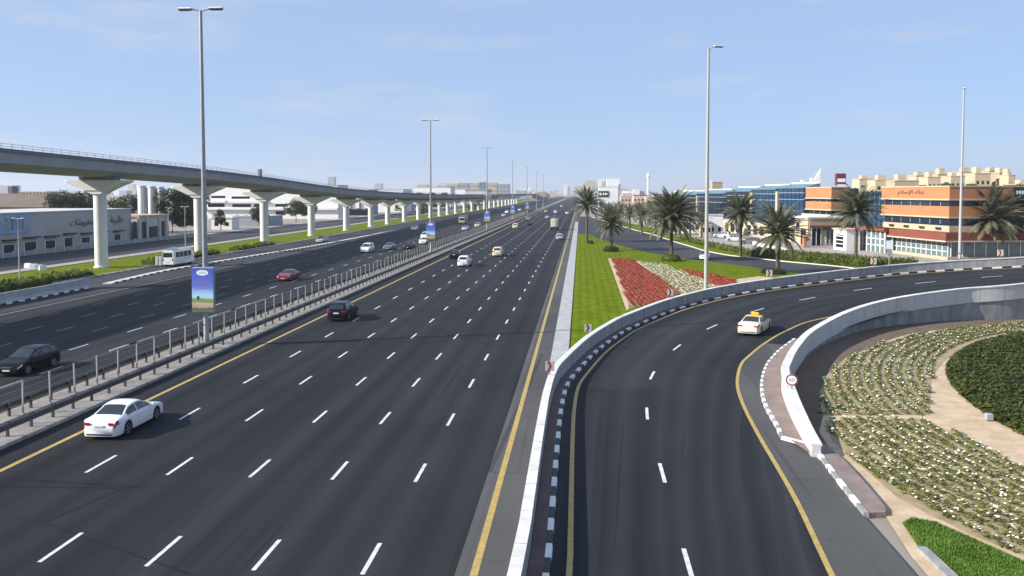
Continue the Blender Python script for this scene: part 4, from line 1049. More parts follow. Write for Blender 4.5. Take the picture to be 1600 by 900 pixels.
# ------------------------------------------------------------------ broadleaf trees
def tree_mesh(h,rx,seed,n,base,lean=0):
    rnd=random.Random(seed); tr=MB(); tr.tube([(0,0,0),(.05,0,base*.6),(0,.05,base+.5),(0,0,h*.7)],.22,8,0,.08)
    cl=[]
    for k in range(16):
        a=rnd.uniform(0,6.28); e=rnd.uniform(.0,1); rr=rx*rnd.uniform(.25,.78)*(1-.45*abs(e-.35)); z=base+(h-base)*(.15+.72*e)
        cl.append((Vector((rr*math.cos(a),rr*math.sin(a),z)),rx*rnd.uniform(.28,.5)))
        tr.tube([(0,0,base*.8+(z-base)*.3),cl[-1][0]],.07,5,0,.02)
    c=MB()
    for k in range(n):
        ce,r=rnd.choice(cl); d=Vector((rnd.gauss(0,1),rnd.gauss(0,1),rnd.gauss(0,1))).normalized()*r*rnd.uniform(.55,1.08); d.z*=.85
        P_=ce+d; s_=rnd.uniform(.12,.28)*(rx/3)**.5; u=Vector((rnd.uniform(-1,1),rnd.uniform(-1,1),rnd.uniform(-1,1))).normalized()*s_; v=u.orthogonal().normalized()*s_*.6
        v.rotate(Matrix.Rotation(rnd.uniform(0,6.28),3,u)); c.add([P_-u,P_+v,P_+u,P_-v],[(0,1,2,3)],0)
    return tr,c
def tree(px,Y,h,rx,base,seed,label,lm,n=3500,cat='tree'):
    p=at_depth(px,301,Y); t=empty('broadleaf_tree',(p.x,Y,0),0,label,cat); tr,c=tree_mesh(h,rx,seed,n,base); tr.build('trunk',[M['bark']],t); c.build('crown',[lm],t); return t
tree(268,236,13.4,4.9,1.5,31,'tall dark tree left part of the group behind the second pier',M['leaf_dk'],6000)
tree(288,238,13.2,5.2,1.2,32,'tall very dark tree in the middle of the group behind the second pier',M['leaf_dk'],6000)
tree(306,242,12.4,4.8,1.2,33,'dark tree right behind the second white pier',M['leaf_dk'],6000)
tree(344,258,6.8,2.4,1.2,34,'small conical dark tree on the pavement right of the nearest lamp post',M['leaf_dk'],2600)
tree(404,290,6.8,3.5,1.0,35,'rounded dark tree touching the third white pier',M['leaf_dk'],3600)
tree(462,330,8.6,5.0,2.5,36,'wide olive tree left of the fourth white pier',M['leaf_md'],4200)
tree(482,342,7.8,4.2,2.5,37,'olive tree crown meeting the fourth white pier',M['leaf_md'],3600)
for i,(px,Y,h,rx,lm,lb) in enumerate([(92,235,11.4,4.0,'leaf_dk','dark tree behind the brown roof, leftmost of its row'),(112,240,12.6,4.4,'leaf_md','tall green tree behind the white shop, left of the near pier'),(132,238,12.2,4.0,'leaf_dk','dark tree touching the near pier cap behind the shop'),(150,242,9.5,3.6,'leaf_md','lower bright tree behind the shop at the near pier'),(182,240,10.0,4.2,'leaf_md','round bright green tree right of the near pier'),(207,246,11.4,3.6,'leaf_dk','dark tree beside the pale silos')]):
    tree(px,Y,h+.5,rx*1.15,1.5,50+i,lb,M[lm],4200)
# bushes further along the viaduct
for i,(px,Y,h,rx,lb) in enumerate([(655,430,4.5,3.5,'small roadside tree at the far end of the grass strip'),(668,470,4.2,3.5,'far small tree between two distant piers'),(735,560,5.5,5,'far green tree below the small station'),(760,640,5.0,5,'very far green tree below the beige flats')]):
    tree(px,Y,h,rx,1.0,70+i,lb,M['leaf_md'],1200)
# ------------------------------------------------------------------ buildings
def at_X(px,py,X):
    d=FW+RT*((px-PCX)/FPX)-UP*((py-PCY)/FPX); t=X/d.x
    return Vector((X,d.y*t,CH+d.z*t))
def link_copy(o,parent,loc,sc=(1,1,1),rot=(0,0,0)):
    c=o.copy(); COL.objects.link(c); c.parent=parent; c.location=loc; c.scale=sc; c.rotation_euler=rot; return c
# --- white shop row on the left
FX=-107.5
sh=empty('shop_building',(FX,150,0),0,'long low white shop with dark doors and lettering, behind the nearest viaduct pier','shop')
b=MB(); b.box(-22,0,-60,41.5,-.1,8.05); b.build('wall',[mat('pale shop render',(.40,.40,.40),.8,.08,.2)],sh)
b=MB(); b.box(-22,.12,-60,41.62,8.05,8.25); b.build('roof_edge',[M['conc_lt']],sh)
for (x0,x1,y0,y1,k) in [(-30,-14,385,408,0),(5.5,22,381.6,402,0),(38,56,377,393,0),(71,85.5,375,390,0),(100.5,113,371,388,0),(127,140,370,379.5,1),(155,163,368,378,1),(178,188,366,375.2,1)]:
    a=at_X(x0,y1,FX);c=at_X(x1,y0,FX); z0=.12 if k==0 else a.z
    b=MB(); b.box(0,.02,a.y-150,c.y-150,z0,c.z); o=b.build('door' if k==0 else 'window',[M['win_dk']],sh)
    b=MB(); b.box(.0,.10,a.y-150-.18,a.y-150-.003,z0,c.z+.15); b.box(0,.10,c.y-150+.003,c.y-150+.18,z0,c.z+.15); b.box(0,.10,a.y-150-.003,c.y-150+.003,c.z+.004,c.z+.15); b.build('frame',[M['white_wall']],o)
    b=MB(); b.box(0,.9,a.y-150-.4,c.y-150+.5,c.z+.75,c.z+1.0); b.build('canopy',[M['win_dk']],sh)
def rect_text(s_,px0,px1,py0,py1,X,parent,name,o):
    a=at_X(px0,py1,X);c=at_X(px1,py0,X); return a,c
a=at_X(109,347,FX);c=at_X(149,347,FX)
t1=text_mesh('shop_lettering','\uFE95\uFE8E\uFEB7\uFEED\uFEAE\uFED4\uFEE4\uFEDF\uFE8D',2.0,M['win_dk'],sh,(.05,(a.y+c.y)/2-150,(a.z+c.z)/2),(PI/2,0,PI/2),ext=.03)
ww=t1.dimensions.x if t1.dimensions.x>.1 else 8
t1.scale=((c.y-a.y)/ww,1,1)
a=at_X(172,343,FX);c=at_X(192,343,FX)
t2=text_mesh('shop_lettering','\uFE94\uFE91\uFEF4\uFEE0\uFEC3',2.2,M['win_dk'],sh,(.05,(a.y+c.y)/2-150,(a.z+c.z)/2),(PI/2,0,PI/2),ext=.03)
ww=t2.dimensions.x if t2.dimensions.x>.1 else 6
t2.scale=((c.y-a.y)/ww,1,1)
# hoarding on its left end
a=at_X(-40,369,FX);c=at_X(43,334,FX)
hb=empty('billboard',(FX+.12,a.y,a.z),0,'blue hoarding with coloured upright figures at the left end of the white shop','billboard')
hh=c.z-a.z; wd=c.y-a.y
b=MB(); b.box(0,.12,0,wd,0,hh); b.build('panel',[mat('hoarding blue',(.13,.24,.50),.5,.35,.5,col2=(.30,.46,.66))],hb)
for i,(f,cl) in enumerate([(.55,(.42,.36,.08)),(.67,(.26,.15,.08)),(.78,(.03,.03,.04)),(.88,(.33,.19,.11))]):
    b=MB(); b.bbox(.14,wd*f,hh*.42,.05,wd*.045,hh*.5,.02); b.lathe([(.02,hh*.68),(.32,hh*.74),(.30,hh*.80),(.02,hh*.85)],cx=.14,cy=wd*f,seg=8); o=b.build('printed_figure',[mat('printed figure',cl,.6,.2,2)],hb)
# low dark fence along the shop front with white blocks
b=MB()
lf=empty('roadside_fence',(-104.2,100,0),0,'low dark fence with pale caps running along the front of the white shop','fence')
b.box(-.05,.05,0,118,.13,1.05); b.build('fence_panel',[M['greyw']],lf)
q=MB(); q.bbox(0,0,.65,.34,.34,1.1,.03); q0=q.build('fence_pillar',[M['conc_lt']],lf); q0.location=(0,0,0)
for k in range(1,40): link_copy(q0,lf,(0,3*k,0))
# --- portal building
pb_=empty('portal_building',(FX+.6,193,0),0,'grey stone entrance block with tall dark slots beside the white shop','building')
a=at_X(206,377,FX+.6);c=at_X(262,340,FX+.6)
b=MB(); b.box(-14,0,.6,c.y-193,-.1,6.0); b.build('wall',[M['conc_lt']],pb_)
b=MB(); b.box(-14.2,.3,.4,c.y-193+.2,6.0,6.5); b.build('cornice',[M['cream']],pb_)
for (x0,x1,y0,y1,nm) in [(208,213,346,377,'window'),(222,227.5,346,377,'window'),(233,246,353,376,'door'),(251.6,257,345,376,'window')]:
    a=at_X(x0,y1,FX+.6);c2=at_X(x1,y0,FX+.6); b=MB(); b.box(0,.03,a.y-193,c2.y-193,.1,min(5.6,c2.z)); b.build(nm,[M['win_dk']],pb_)
for x0 in (216.5,229.5,249,260):
    a=at_X(x0,376,FX+.6); b=MB(); b.box(0,.35,a.y-193-.45,a.y-193+.45,-.1,6.0-.003); b.build('pilaster',[M['conc_lt']],pb_)
for i,(px,yt,Y,r) in enumerate([(221.5,290,232,1.15),(237,291,236,1.2),(250.5,292,240,1.1)]):
    p=at_depth(px,yt,Y); t=empty('storage_silo',(p.x,Y,0),0,['leftmost white round silo behind the portal block','middle white round silo behind the portal block','right white round silo next to the tall dark trees'][i],'silo')
    b=MB(); b.lathe([(r,0),(r,p.z-.4),(r*.9,p.z-.1)],seg=20); b.build('shell',[M['viad_lt']],t,smooth=True,angle=40); b=MB(); b.lathe([(r*1.05,p.z-.4),(r*1.05,p.z-.05),(r*.3,p.z+.2)],seg=20); b.build('cap',[M['conc_lt']],t); b=MB(); b.box(r*.7,r*.7+.9,-r*.2-.4,-r*.2+.4,0,p.z-.6); b.build('ladder_shaft',[M['conc']],t)
# --- generic block facing the viewer
WIN=MB(); WIN.box(-.5,.5,-.03,0,0,1); WIN_ME=None
def block(name,label,px0,px1,py,Y,depth,wall,rows=0,cols=0,wz=None,ribbon=False,roof=None,cat='building',glassm='win_dk',zb=-.1,lip=True,wfrac=.6,hfrac=.45):
    global WIN_ME
    p=at_depth(px0,py,Y);q=at_depth(px1,py,Y); W=q.x-p.x; H_=p.z
    t=empty(name,((p.x+q.x)/2,Y,0),0,label,cat)
    b=MB(); b.box(-W/2,W/2,0,depth,zb,H_-.35 if lip else H_); b.build('wall',[wall],t)
    if lip: b=MB(); b.box(-W/2-.15,W/2+.15,-.15,depth+.15,H_-.35,H_); b.build('roof',[roof or M['conc_lt']],t)
    if WIN_ME is None: 
        o=WIN.build('window',[M['win_dk']]); WIN_ME=o.data; bpy.data.objects.remove(o)
    zs=wz or [2.0+(H_-3.0)*(k+.5)/max(1,rows)-.8 for k in range(rows)]
    for z in zs:
        if ribbon:
            o=bpy.data.objects.new('ribbon_window',WIN_ME); COL.objects.link(o); o.parent=t; o.location=(0,0,z); o.scale=(W*.92,1.5,hfrac*3)
        else:
            for c in range(cols):
                o=bpy.data.objects.new('window',WIN_ME); COL.objects.link(o); o.parent=t; o.location=(-W/2+W*(c+.5)/cols,0,z); o.scale=(W/cols*wfrac,1.5,hfrac*3)
    return t,W,H_
# white office behind the viaduct
t,W,H_=block('white_office',"white office block with dark ribbon windows seen between the second and fifth white piers",318,528,289,375,16,M['white_wall'],lip=True)
def front_win(t,px0,px1,y0,y1,Y,nm,m,dep=.05,prop=True):
    a=at_depth(px0,y1,Y);c=at_depth(px1,y0,Y); ox=t.location.x
    b=MB(); b.box(a.x-ox,c.x-ox,-dep,-.004,max(.02,a.z),c.z); return b.build(nm,[m],t)
for (x0,x1,y0,y1) in [(325,351,318,323.5),(363,392,319,323.5),(397,415,319,323.5),(362,390,307,310.5),(430,450,318.5,323),(431,446,330,336),(455,470,319,323),(330,352,306,309.5)]: front_win(t,x0,x1,y0,y1,375,'ribbon_window',M['win_dk'])
for (x0,x1,y0,y1) in [(318,353,313,316.5),(360,420,313.5,317),(318,528,324.5,327.5)]: front_win(t,x0,x1,y0,y1,375,'balcony',M['white_wall'],1.2)
t,W,H_=block('grey_warehouse','grey shed with a row of small windows left of the third white pier',364,420,337,292,14,M['greyw'],1,4,wz=[3.2],wfrac=.35,hfrac=.2)
t,W,H_=block('white_kiosk','small white gatehouse behind the conical dark tree',330,362,340,262,6,M['white_wall'],1,2,wz=[1.2],wfrac=.4,hfrac=.4)
# striped building
t,W,H_=block('striped_hall','tall grey hall with white upright fins behind the fifth white pier',514,576,296,430,20,M['greyw'])
for k in range(5):
    b=MB(); w_=W/10.5; b.box(-W/2+W*k/4.5,-W/2+W*k/4.5+w_,-.35,-.004,3.8,H_-.4); b.build('fin',[M['white_wall']],t)
b=MB(); b.box(-W/2+.1,W/2-.1,-.06,-.004,0.1,3.2); b.build('shopfront',[M['win_dk']],t)
t,W,H_=block('striped_hall','lower grey hall with white fins and dark ground floor, right of the tall one',577.5,640,309,530,18,M['greyw'])
for k in range(6):
    b=MB(); w_=W/14; b.box(-W/2+W*k/5.6,-W/2+W*k/5.6+w_,-.3,-.004,4.4,H_-.4); b.build('fin',[M['white_wall']],t)
b=MB(); b.box(-W/2+.1,W/2-.1,-.06,-.004,.1,3.9); b.build('shopfront',[M['win_dk']],t)
t,W,H_=block('dark_showroom','dark glazed showroom behind the piers right of the striped halls',641,700,314,690,16,M['greyw'],1,4,wz=[.8],wfrac=.75,hfrac=1.2)
t,W,H_=block('dark_showroom','low grey showroom farther along behind the piers',702,760,312,960,16,M['conc'],1,5,wz=[1.0],wfrac=.6,hfrac=.9)
# brown sheds at the far left
p=at_depth(-60,303,236);q=at_depth(78,303,236)
t=empty('brown_shed',((p.x+q.x)/2,236,0),0,'wide brown roofed shed behind the white shop at the left edge','shed'); W=q.x-p.x
b=MB(); b.box(-W/2+.5,W/2-.5,0,24,-.1,8); b.build('wall',[M['tan']],t)
b=MB(); vs=[]; 
for x in (-W/2,-W/6,-W/6+.01,W/2-8): pass
ridge=[(-W/2,8,11.2),(W/2-14,8,11.6),(W/2-6,8,10.2)]
b.add([(-W/2,-.5,7.9),(W/2,-.5,7.6),(W/2-7,9,11.6),(-W/2,9,11.9),(-W/2,25,8),(W/2,25,7.6)],[(0,1,2,3),(3,2,5,4),(1,5,2)]); b.build('roof',[M['brownroof']],t)
block('concrete_stack','small dark tower block standing above the brown shed roof',12,18.5,290,330,4,M['brownroof'],2,1,wfrac=.4)
block('white_blocks','low pale far buildings with a dotted roof line above the brown shed',24,72,299,420,10,M['cream'],1,9,wz=[10.8],wfrac=.5,hfrac=.4)
block('white_blocks','pale distant house row between the brown shed and the trees',70,120,306,360,10,M['white_wall'],1,5,wfrac=.4,hfrac=.4)
# behind the viaduct far away
block('white_store','flat white store roof above the viaduct, left of the second median lamp post',583,630,295.5,510,25,M['white_wall'],0,0)
block('white_store','long white store above the viaduct, crossed by the second median lamp post',646,704,292.5,690,25,M['white_wall'],1,3,wz=[10.5],wfrac=.5,hfrac=.5)
block('white_store','white store right of the second median lamp post',704,738,295.5,830,25,M['white_wall'],0,0)
fl=[(652,668,289,'cream'),(668,684,291,'cream'),(683,700,288,'conc_lt'),(699,716,286.5,'cream'),(715,732,287.5,'greyw'),(731,748,285.5,'cream'),(747,760,288,'greyw'),(759,776,286.5,'cream'),(775,796,287,'greyw')]
for i,(a,b_,yt,c) in enumerate(fl):
    block('apartment_block',['first','second','third','fourth','fifth','sixth','seventh','eighth','ninth'][i]+' from the left of the distant %s apartment blocks beyond the viaduct'%({'cream':'cream','beige':'beige','conc_lt':'pale','greyw':'grey'}[c]),a,b_,yt-.5+[0,1.2,-.8,.6,-1,.9,.2,-.6,.7][i],1300+(i%3)*60,14,M[c],3,4,wfrac=.5,hfrac=.5)
t,W,H_=block('teal_tower','small teal glazed tower among the distant flats behind the third median lamp post',749,759,284.5,1280,8,M['win_teal'],0,0)
# station box on the railway and a far shell roof
y=560; t=empty('railway_station',(vx(y),y,0),0,'pale grey box station straddling the railway in the distance','station'); b=MB(); b.box(-8,7.4,0,24,7.2,13.6); b.build('hall',[M['conc_lt']],t); b=MB(); b.box(-8.3,7.7,-.3,24.3,13.6,14.2); b.build('roof',[M['conc']],t)
for k in range(6): 
    b=MB(); b.box(7.4,7.45,1.2+k*3.7,4.0+k*3.7,9.0,12.2); b.build('window',[M['win_navy']],t)
y=1250; t=empty('railway_station',(vx(y)+8,y,0),0,'far bronze shell roofed station near the vanishing point','station')
b=MB(); n=12
vs=[];fs=[]
for k in range(6):
    yy=-25+50*k/5; s_=1-.25*abs(k-2.5)/2.5
    for i in range(n+1): a=PI*i/n; vs.append((16*s_*math.cos(a),yy,6+9*s_*math.sin(a)))
for k in range(5):
    for i in range(n): fs.append((k*(n+1)+i,k*(n+1)+i+1,(k+1)*(n+1)+i+1,(k+1)*(n+1)+i))
fs.append(tuple(range(n+1))); fs.append(tuple(5*(n+1)+i for i in range(n+1)))
b.add(vs,fs); b.build('shell_roof',[M['tan']],t); b=MB(); b.box(-13,13,-22,22,-.1,6.5); b.build('hall',[M['greyw']],t)
# skyline towers near the vanishing point
for i,(a,b_,yt,Y,c,lb) in enumerate([(881,885.5,289,2600,'white_wall','thin pale tower on the skyline above the end of the road'),(887,890.5,291,2700,'greyw','thin grey tower right beside the pale skyline tower'),(826,834,299,1900,'greyw','small far grey block left of the road end'),(838,846,298.5,2200,'beige','small far beige block left of the road end'),(858,866,299.5,2300,'cream','small far cream block near the road end'),(896,906,298,2100,'conc','broad far block right of the road end'),(910,922,297,1700,'greyw','low far block above the slender roadside palm'),(806,822,297.5,1500,'conc','long low far block beyond the flats')]):
    block('far_tower',lb,a,b_,yt,Y,20,M[c],0,0,lip=False,cat='tower')
# --- right side, far
t,W,H_=block('white_office','white office with a black screen on its front, beyond the palms',936,966,291.5,620,14,M['white_wall'])
o=front_win(t,933.5,951,298.5,307.5,620,'screen',M['sgn_black'],.4)
for (x0,x1,y0,y1) in [(936.5,940,301.5,305),(942,944,301,305),(945,949,301.5,304.5)]: 
    q=front_win(t,x0,x1,y0,y1,620,'screen_print',M['sgn_white'],.46); q.parent=o
b=MB(); b.box(W/2+.2,W/2+2.0,0,14,-.1,H_+2); b.build('side_tower',[M['greyw']],t)
block('white_office','low white annex left of the office with the black screen',915,935,299,600,14,M['white_wall'],1,3,wz=[10],wfrac=.4,hfrac=.5)
for i,(a,b_,yt,Y,c,lb) in enumerate([(970,992,306,560,'pinkw','pinkish low house behind the far palms, leftmost'),(990,1012,304.5,520,'pinkw','pinkish house with a red line of roof below the white mast'),(1010,1048,307.5,470,'cream','pale long house right of the white mast'),(1022,1044,303,500,'pinkw','upper pinkish house with dark roof box right of the mast')]):
    block('low_house',lb,a,b_,yt,Y,14,M[c],2,4,wfrac=.45,hfrac=.4,roof=M['brownred'] if i in (1,3) else None,cat='house')
p=at_depth(1013,270,1500); t=empty('white_mast',(p.x,1500,0),0,'slim white mast with a ring head on the skyline','mast')
b=MB(); b.lathe([(2.0,0),(1.9,p.z-10),(1.3,p.z)],seg=14); b.build('shaft',[M['white_wall']],t,smooth=True,angle=40); b=MB(); b.lathe([(1.6,p.z-9),(3.2,p.z-8),(3.2,p.z-4.5),(1.4,p.z-3)],seg=14); b.build('head',[M['white_wall']],t); b=MB(); b.lathe([(.2,p.z),(.1,p.z+5)],seg=6); b.build('aerial',[M['steel']],t)
# sail-shaped tower on the horizon
p=at_depth(1281,259,2600); t=empty('sail_tower',(p.x,2600,0),0,'pale hazy sail-shaped tower far off behind the glass offices','tower')
H_=p.z; b=MB(); n=14; L_=[]
for k in range(n+1):
    f=k/n; L_.append((-26*(1-f**1.8)**.8,H_*.86*f))
vs=[(x,-7*(1-z/H_),z) for x,z in L_]+[(x,7*(1-z/H_),z) for x,z in L_]+[(3,-3,z) for x,z in L_]+[(3,3,z) for x,z in L_]
fs=[]
for k in range(n):
    for a,c in ((0,2),(2,3),(3,1),(1,0)): fs.append((a*(n+1)+k,c*(n+1)+k,c*(n+1)+k+1,a*(n+1)+k+1))
b.add(vs,fs); b.build('sail',[M['white_wall']],t,recalc=True); b=MB(); b.box(1,5,-3,3,0,H_*.9); b.lathe([(1.6,H_*.9),(.5,H_)],cx=3,seg=6); b.build('mast',[M['conc_lt']],t)
for px,lb in ((1255,'tiny pale far tower left of the sail-shaped tower'),(1270,'tiny pale far tower just left of the sail')):
    block('far_tower',lb,px-2,px+2,281 if px==1255 else 278,2300,16,M['white_wall'],0,0,lip=False,cat='tower')
# --- glass offices receding on the right, orange building
A_=Vector((.985,.174)).normalized(); B_=Vector((-.174,.985)).normalized()
def oplace(o): return Vector(o)
def orange_block(name,label,o,la,lb,zs,sign=True):
    t=empty(name,(o[0],o[1],0),0,label,'building'); O=Vector((0,0))
    b=MB(); b.obox(O+A_*.5+B_*.5,A_,B_,la-1,lb-1,-.1,zs[0][1]-.3); b.build('window_band',[M['win_navy']],t)
    for z0,z1 in zs:
        b=MB(); b.obox(O,A_,B_,la,lb,z0,z1); b.build('orange_band',[M['orange']],t)
        b=MB(); b.obox(O-A_*.12-B_*.12,A_,B_,la+.24,lb+.24,z0-.28,z0-.003); b.build('sill_band',[M['cream']],t)
    for z0,z1 in ((zs[-1][1]+.01,zs[0][0]-.3),(zs[-1][0]-1.4,zs[-1][0]-.3)):
        for k in range(1,int(lb/3.2)): b=MB(); b.obox(O+B_*(k*3.2)+A_*.44,A_,B_,.07,.12,z0,z1); b.build('window_post',[M['greyw']],t)
        for k in range(1,min(10,int(la/3.0))): b=MB(); b.obox(O+A_*(k*3.0)+B_*.44,A_,B_,.12,.07,z0,z1); b.build('window_post',[M['greyw']],t)
    b=MB(); b.obox(O-A_*.1-B_*.1,A_,B_,la+.2,lb+.2,zs[0][1]+.003,zs[0][1]+.25); b.build('roof_edge',[M['cream']],t)
    return t
C_=Vector((65.4,154))
t=orange_block('orange_building','large orange banded office with dark window strips at the right',C_,44,22.6,[(10.9,13.0),(7.7,9.55)])
O=Vector((0,0))
b=MB(); b.obox(O+A_*.25+B_*.25,A_,B_,43.5,22.1,4.95,6.05); b.build('balcony_wall',[M['cream']],t)
for k in range(4):
    q=O+B_*(2.5+5.2*k)+A_*.05; b=MB(); b.obox(q,A_,B_,.25,1.6,5.3,5.7); b.build('balcony_planter',[M['leaf_dk']],t)
b=MB(); b.obox(O-A_*1.4-B_*1.4,A_,B_,46,25.2,3.5,4.9); b.build('canopy',[M['brownred']],t)
b=MB(); b.obox(O-A_*1.5-B_*1.5,A_,B_,46.2,25.4,3.25,3.497); b.build('canopy_trim',[M['pinkw']],t)
b=MB(); b.obox(O+A_*.3+B_*.3,A_,B_,43.4,22,.55,3.2); b.build('shopfront',[M['shop_glass']],t)
for i in range(14):
    q=O+B_*(.3+i*1.65)+A_*.16; b=MB(); b.obox(q,A_,B_,.12,.14,.55,3.2); b.build('mullion',[M['white_wall']],t)
for z in (1.4,2.3):
    b=MB(); b.obox(O+B_*.45+A_*.19,A_,B_,.1,21.7,z,z+.12); b.build('mullion',[M['white_wall']],t)
for i in range(12):
    q=O+A_*(.6+i*2.2)+B_*.16; b=MB(); b.obox(q,A_,B_,.14,.12,.55,3.2); b.build('mullion',[M['white_wall']],t)
b=MB(); b.obox(O-A_*.3-B_*.3,A_,B_,44.5,23.3,-.1,.53); b.build('plinth',[M['cream']],t)
# letters on the sunlit band, black sign on the shaded one
angB=math.atan2(-B_.y,-B_.x)
t1=text_mesh('wall_lettering','\uFEE1\uFEFC\uFEB3\uFEF9\uFE8D\u0020\uFEDA\uFEE8\uFE91',1.0,M['brownred'],t,tuple((O+B_*12.2-A_*.06))+(12.15,),(PI/2,0,angB),ext=.03)
ww=max(.5,t1.dimensions.x); t1.scale=(8.6/ww,1,1)
q=O+A_*12.2-B_*.10; b=MB(); b.obox(q,A_,B_,2.3,.09,10.9,13.0); sg=b.build('sign_panel',[mat('sign dark purple',(.035,.015,.05),.4,.1,2)],t)
b=MB(); q2=q-B_*.02
for k,(x,w_) in enumerate(((.3,.42),(.85,.42),(1.4,.45))): b.obox(q2+A_*x,A_,B_,w_,.015,11.75,12.35)
b.obox(q2+A_*.2,A_,B_,1.9,.015,10.95,11.25); o=b.build('sign_letters',[M['sgn_white']],sg)
D_=Vector((57.7,197.6))
t=orange_block('orange_building','smaller orange banded block between the glass offices and the large orange one',D_,4.5,13.4,[(10.8,13.1),(8.1,9.9)])
b=MB(); b.obox(O-A_*.6-B_*.6,A_,B_,5.4,15,-.1,6.9); b.build('cream_base',[M['cream']],t)
b=MB(); b.obox(O+B_*.9-A_*.66,A_,B_,.05,4.2,.4,4.4); b.build('shopfront',[M['shop_glass']],t)
for i in range(4): b=MB(); b.obox(O+B_*(.9+1.35*i)-A_*.72,A_,B_,.07,.16,.4,4.4); b.build('mullion',[M['white_wall']],t)
# recessed blue glass between them
E_=C_+B_*24+A_*4
t=empty('glass_office',(E_.x,E_.y,0),0,'blue glass link with mirrored panes between the two orange blocks','office')
b=MB(); b.obox(O,A_,B_,14,18,-.1,11.6); b.build('curtain_wall',[M['win_blue']],t)
for z in (8.6,9.9,11.1): b=MB(); b.obox(O-A_*.05-B_*.05,A_,B_,14.1,18.1,z,z+.18); b.build('spandrel',[M['win_navy']],t)
for k in range(9): b=MB(); b.obox(O+B_*(.4+k*2.0)-A_*.07,A_,B_,.07,.12,0,11.6); b.build('mullion',[M['steel']],t)
b=MB(); b.obox(O-A_*.4-B_*.4,A_,B_,15,19,11.6,12.3); b.build('roof',[M['win_navy']],t)
def wing(o,lb,h,label,glassm,top=1.3,depth=14,pier=True,stripes=2):
    t=empty('glass_office',(o.x,o.y,0),0,label,'office')
    b=MB(); b.obox(O,A_,B_,depth,lb,-.1,h-top); b.build('curtain_wall',[M[glassm]],t)
    b=MB(); p=[O-A_*.4,O-A_*.4+B_*lb,O+A_*4+B_*lb,O+A_*4]; 
    b.add([(p[0].x,p[0].y,h-top),(p[3].x,p[3].y,h-top),(p[2].x,p[2].y,h-top),(p[1].x,p[1].y,h-top),(p[0].x,p[0].y,h-top+.15),(p[3].x,p[3].y,h),(p[2].x,p[2].y,h),(p[1].x,p[1].y,h-top+.15)],[(0,1,2,3),(4,7,6,5),(0,4,5,1),(1,5,6,2),(2,6,7,3),(3,7,4,0)]); b.build('glass_roof',[M['win_teal']],t,recalc=True)
    b=MB(); b.obox(O+A_*3.9,A_,B_,.3,lb,h-.02,h+.22); b.build('ridge',[M['white_wall']],t)
    for k in range(stripes): 
        z=h-top-1.2-k*1.7; b=MB(); b.obox(O-A_*.05-B_*.05,A_,B_,depth+.1,lb+.1,z,z+.14); b.build('spandrel',[M['greyw']],t)
    b=MB(); b.obox(O-A_*3.2+B_*.1,A_,B_,3.15,lb-.2,-.1,3.8); pd=b.build('podium',[M['cream' if stripes==2 else 'white_wall']],t)
    for k in range(int(lb/4.5)): b=MB(); b.obox(O-A_*3.24+B_*(.8+k*4.5),A_,B_,.05,2.6,.4,2.9); b.build('podium_window',[M['win_dk']],pd)
    n=int(lb/2.4)
    for k in range(n): b=MB(); b.obox(O+B_*(.4+k*2.4)-A_*.07,A_,B_,.07,.12,0,h-top); b.build('mullion',[M['win_navy']],t)
    if pier: b=MB(); b.obox(O-A_*.5+B_*(lb-1.2),A_,B_,1.6,1.2,5.0,h-top-.8); b.build('cream_pier',[M['cream']],t)
    return t
wing(Vector((55.2,211.2)),16.5,14.4,'tall blue glass office with teal roof touching the small orange block','win_blue')
wing(Vector((52.3,227.6)),17.8,14.1,'second blue glass office from the small orange block, with a cream pier','win_blue')
wing(Vector((49.2,245.4)),21,13.6,'dark navy office with teal sloped roof behind the brownish palm','win_navy',pier=False)
wing(Vector((45.5,266.3)),28.5,13.0,'long dark navy office left of the brownish palm','win_navy',pier=True)
wing(Vector((40.5,294.6)),35,12.6,'farthest dark blue office at the left end of the glass row','win_navy',pier=False)
p=at_depth(1060,297,380);q=at_depth(1092,297,380)
t=empty('cream_hall',((p.x+q.x)/2,380,0),0,'cream shallow vaulted roof peeping above the far glass offices','hall'); W=q.x-p.x
b=MB(); b.box(-W/2,W/2,0,14,-.1,11.9); b.build('wall',[M['cream']],t); b=MB(); n=8
b.add([(W/2*1.08*math.cos(PI*k/n),yy,11.9+2.0*math.sin(PI*k/n)) for yy in (-.3,14.3) for k in range(n+1)],[(k,k+1,n+2+k,n+1+k) for k in range(n)]+[tuple(range(n,-1,-1)),tuple(n+1+k for k in range(n+1))]); b.build('roof',[mat('cream vault',(.66,.60,.40),.7,.05,1)],t)
block('roof_plant_room','square tan block above the glass offices just right of the tall lamp post',1113,1129,283.5,330,5,M['tan'],0,0)
block('purple_sign_tower','upright sign tower, dark red above white, on the skyline by the small orange block',1307.5,1322,271,225,1.6,mat('tower deep red',(.16,.025,.05),.5,.1,1),0,0,lip=False,zb=14.0)
t=bpy.data.objects.get('purple_sign_tower'); t.name='sign_tower'; t['category']='sign tower'
front_win(t,1308.5,1321,279,284.5,225,'sign_letters',M['sgn_white']); front_win(t,1308.5,1321,288,294.5,225,'white_panel',M['white_wall']); 
b=MB(); b.box(-.8,.8,.3,1.3,-.1,14.0); b.build('support',[M['steel']],t)
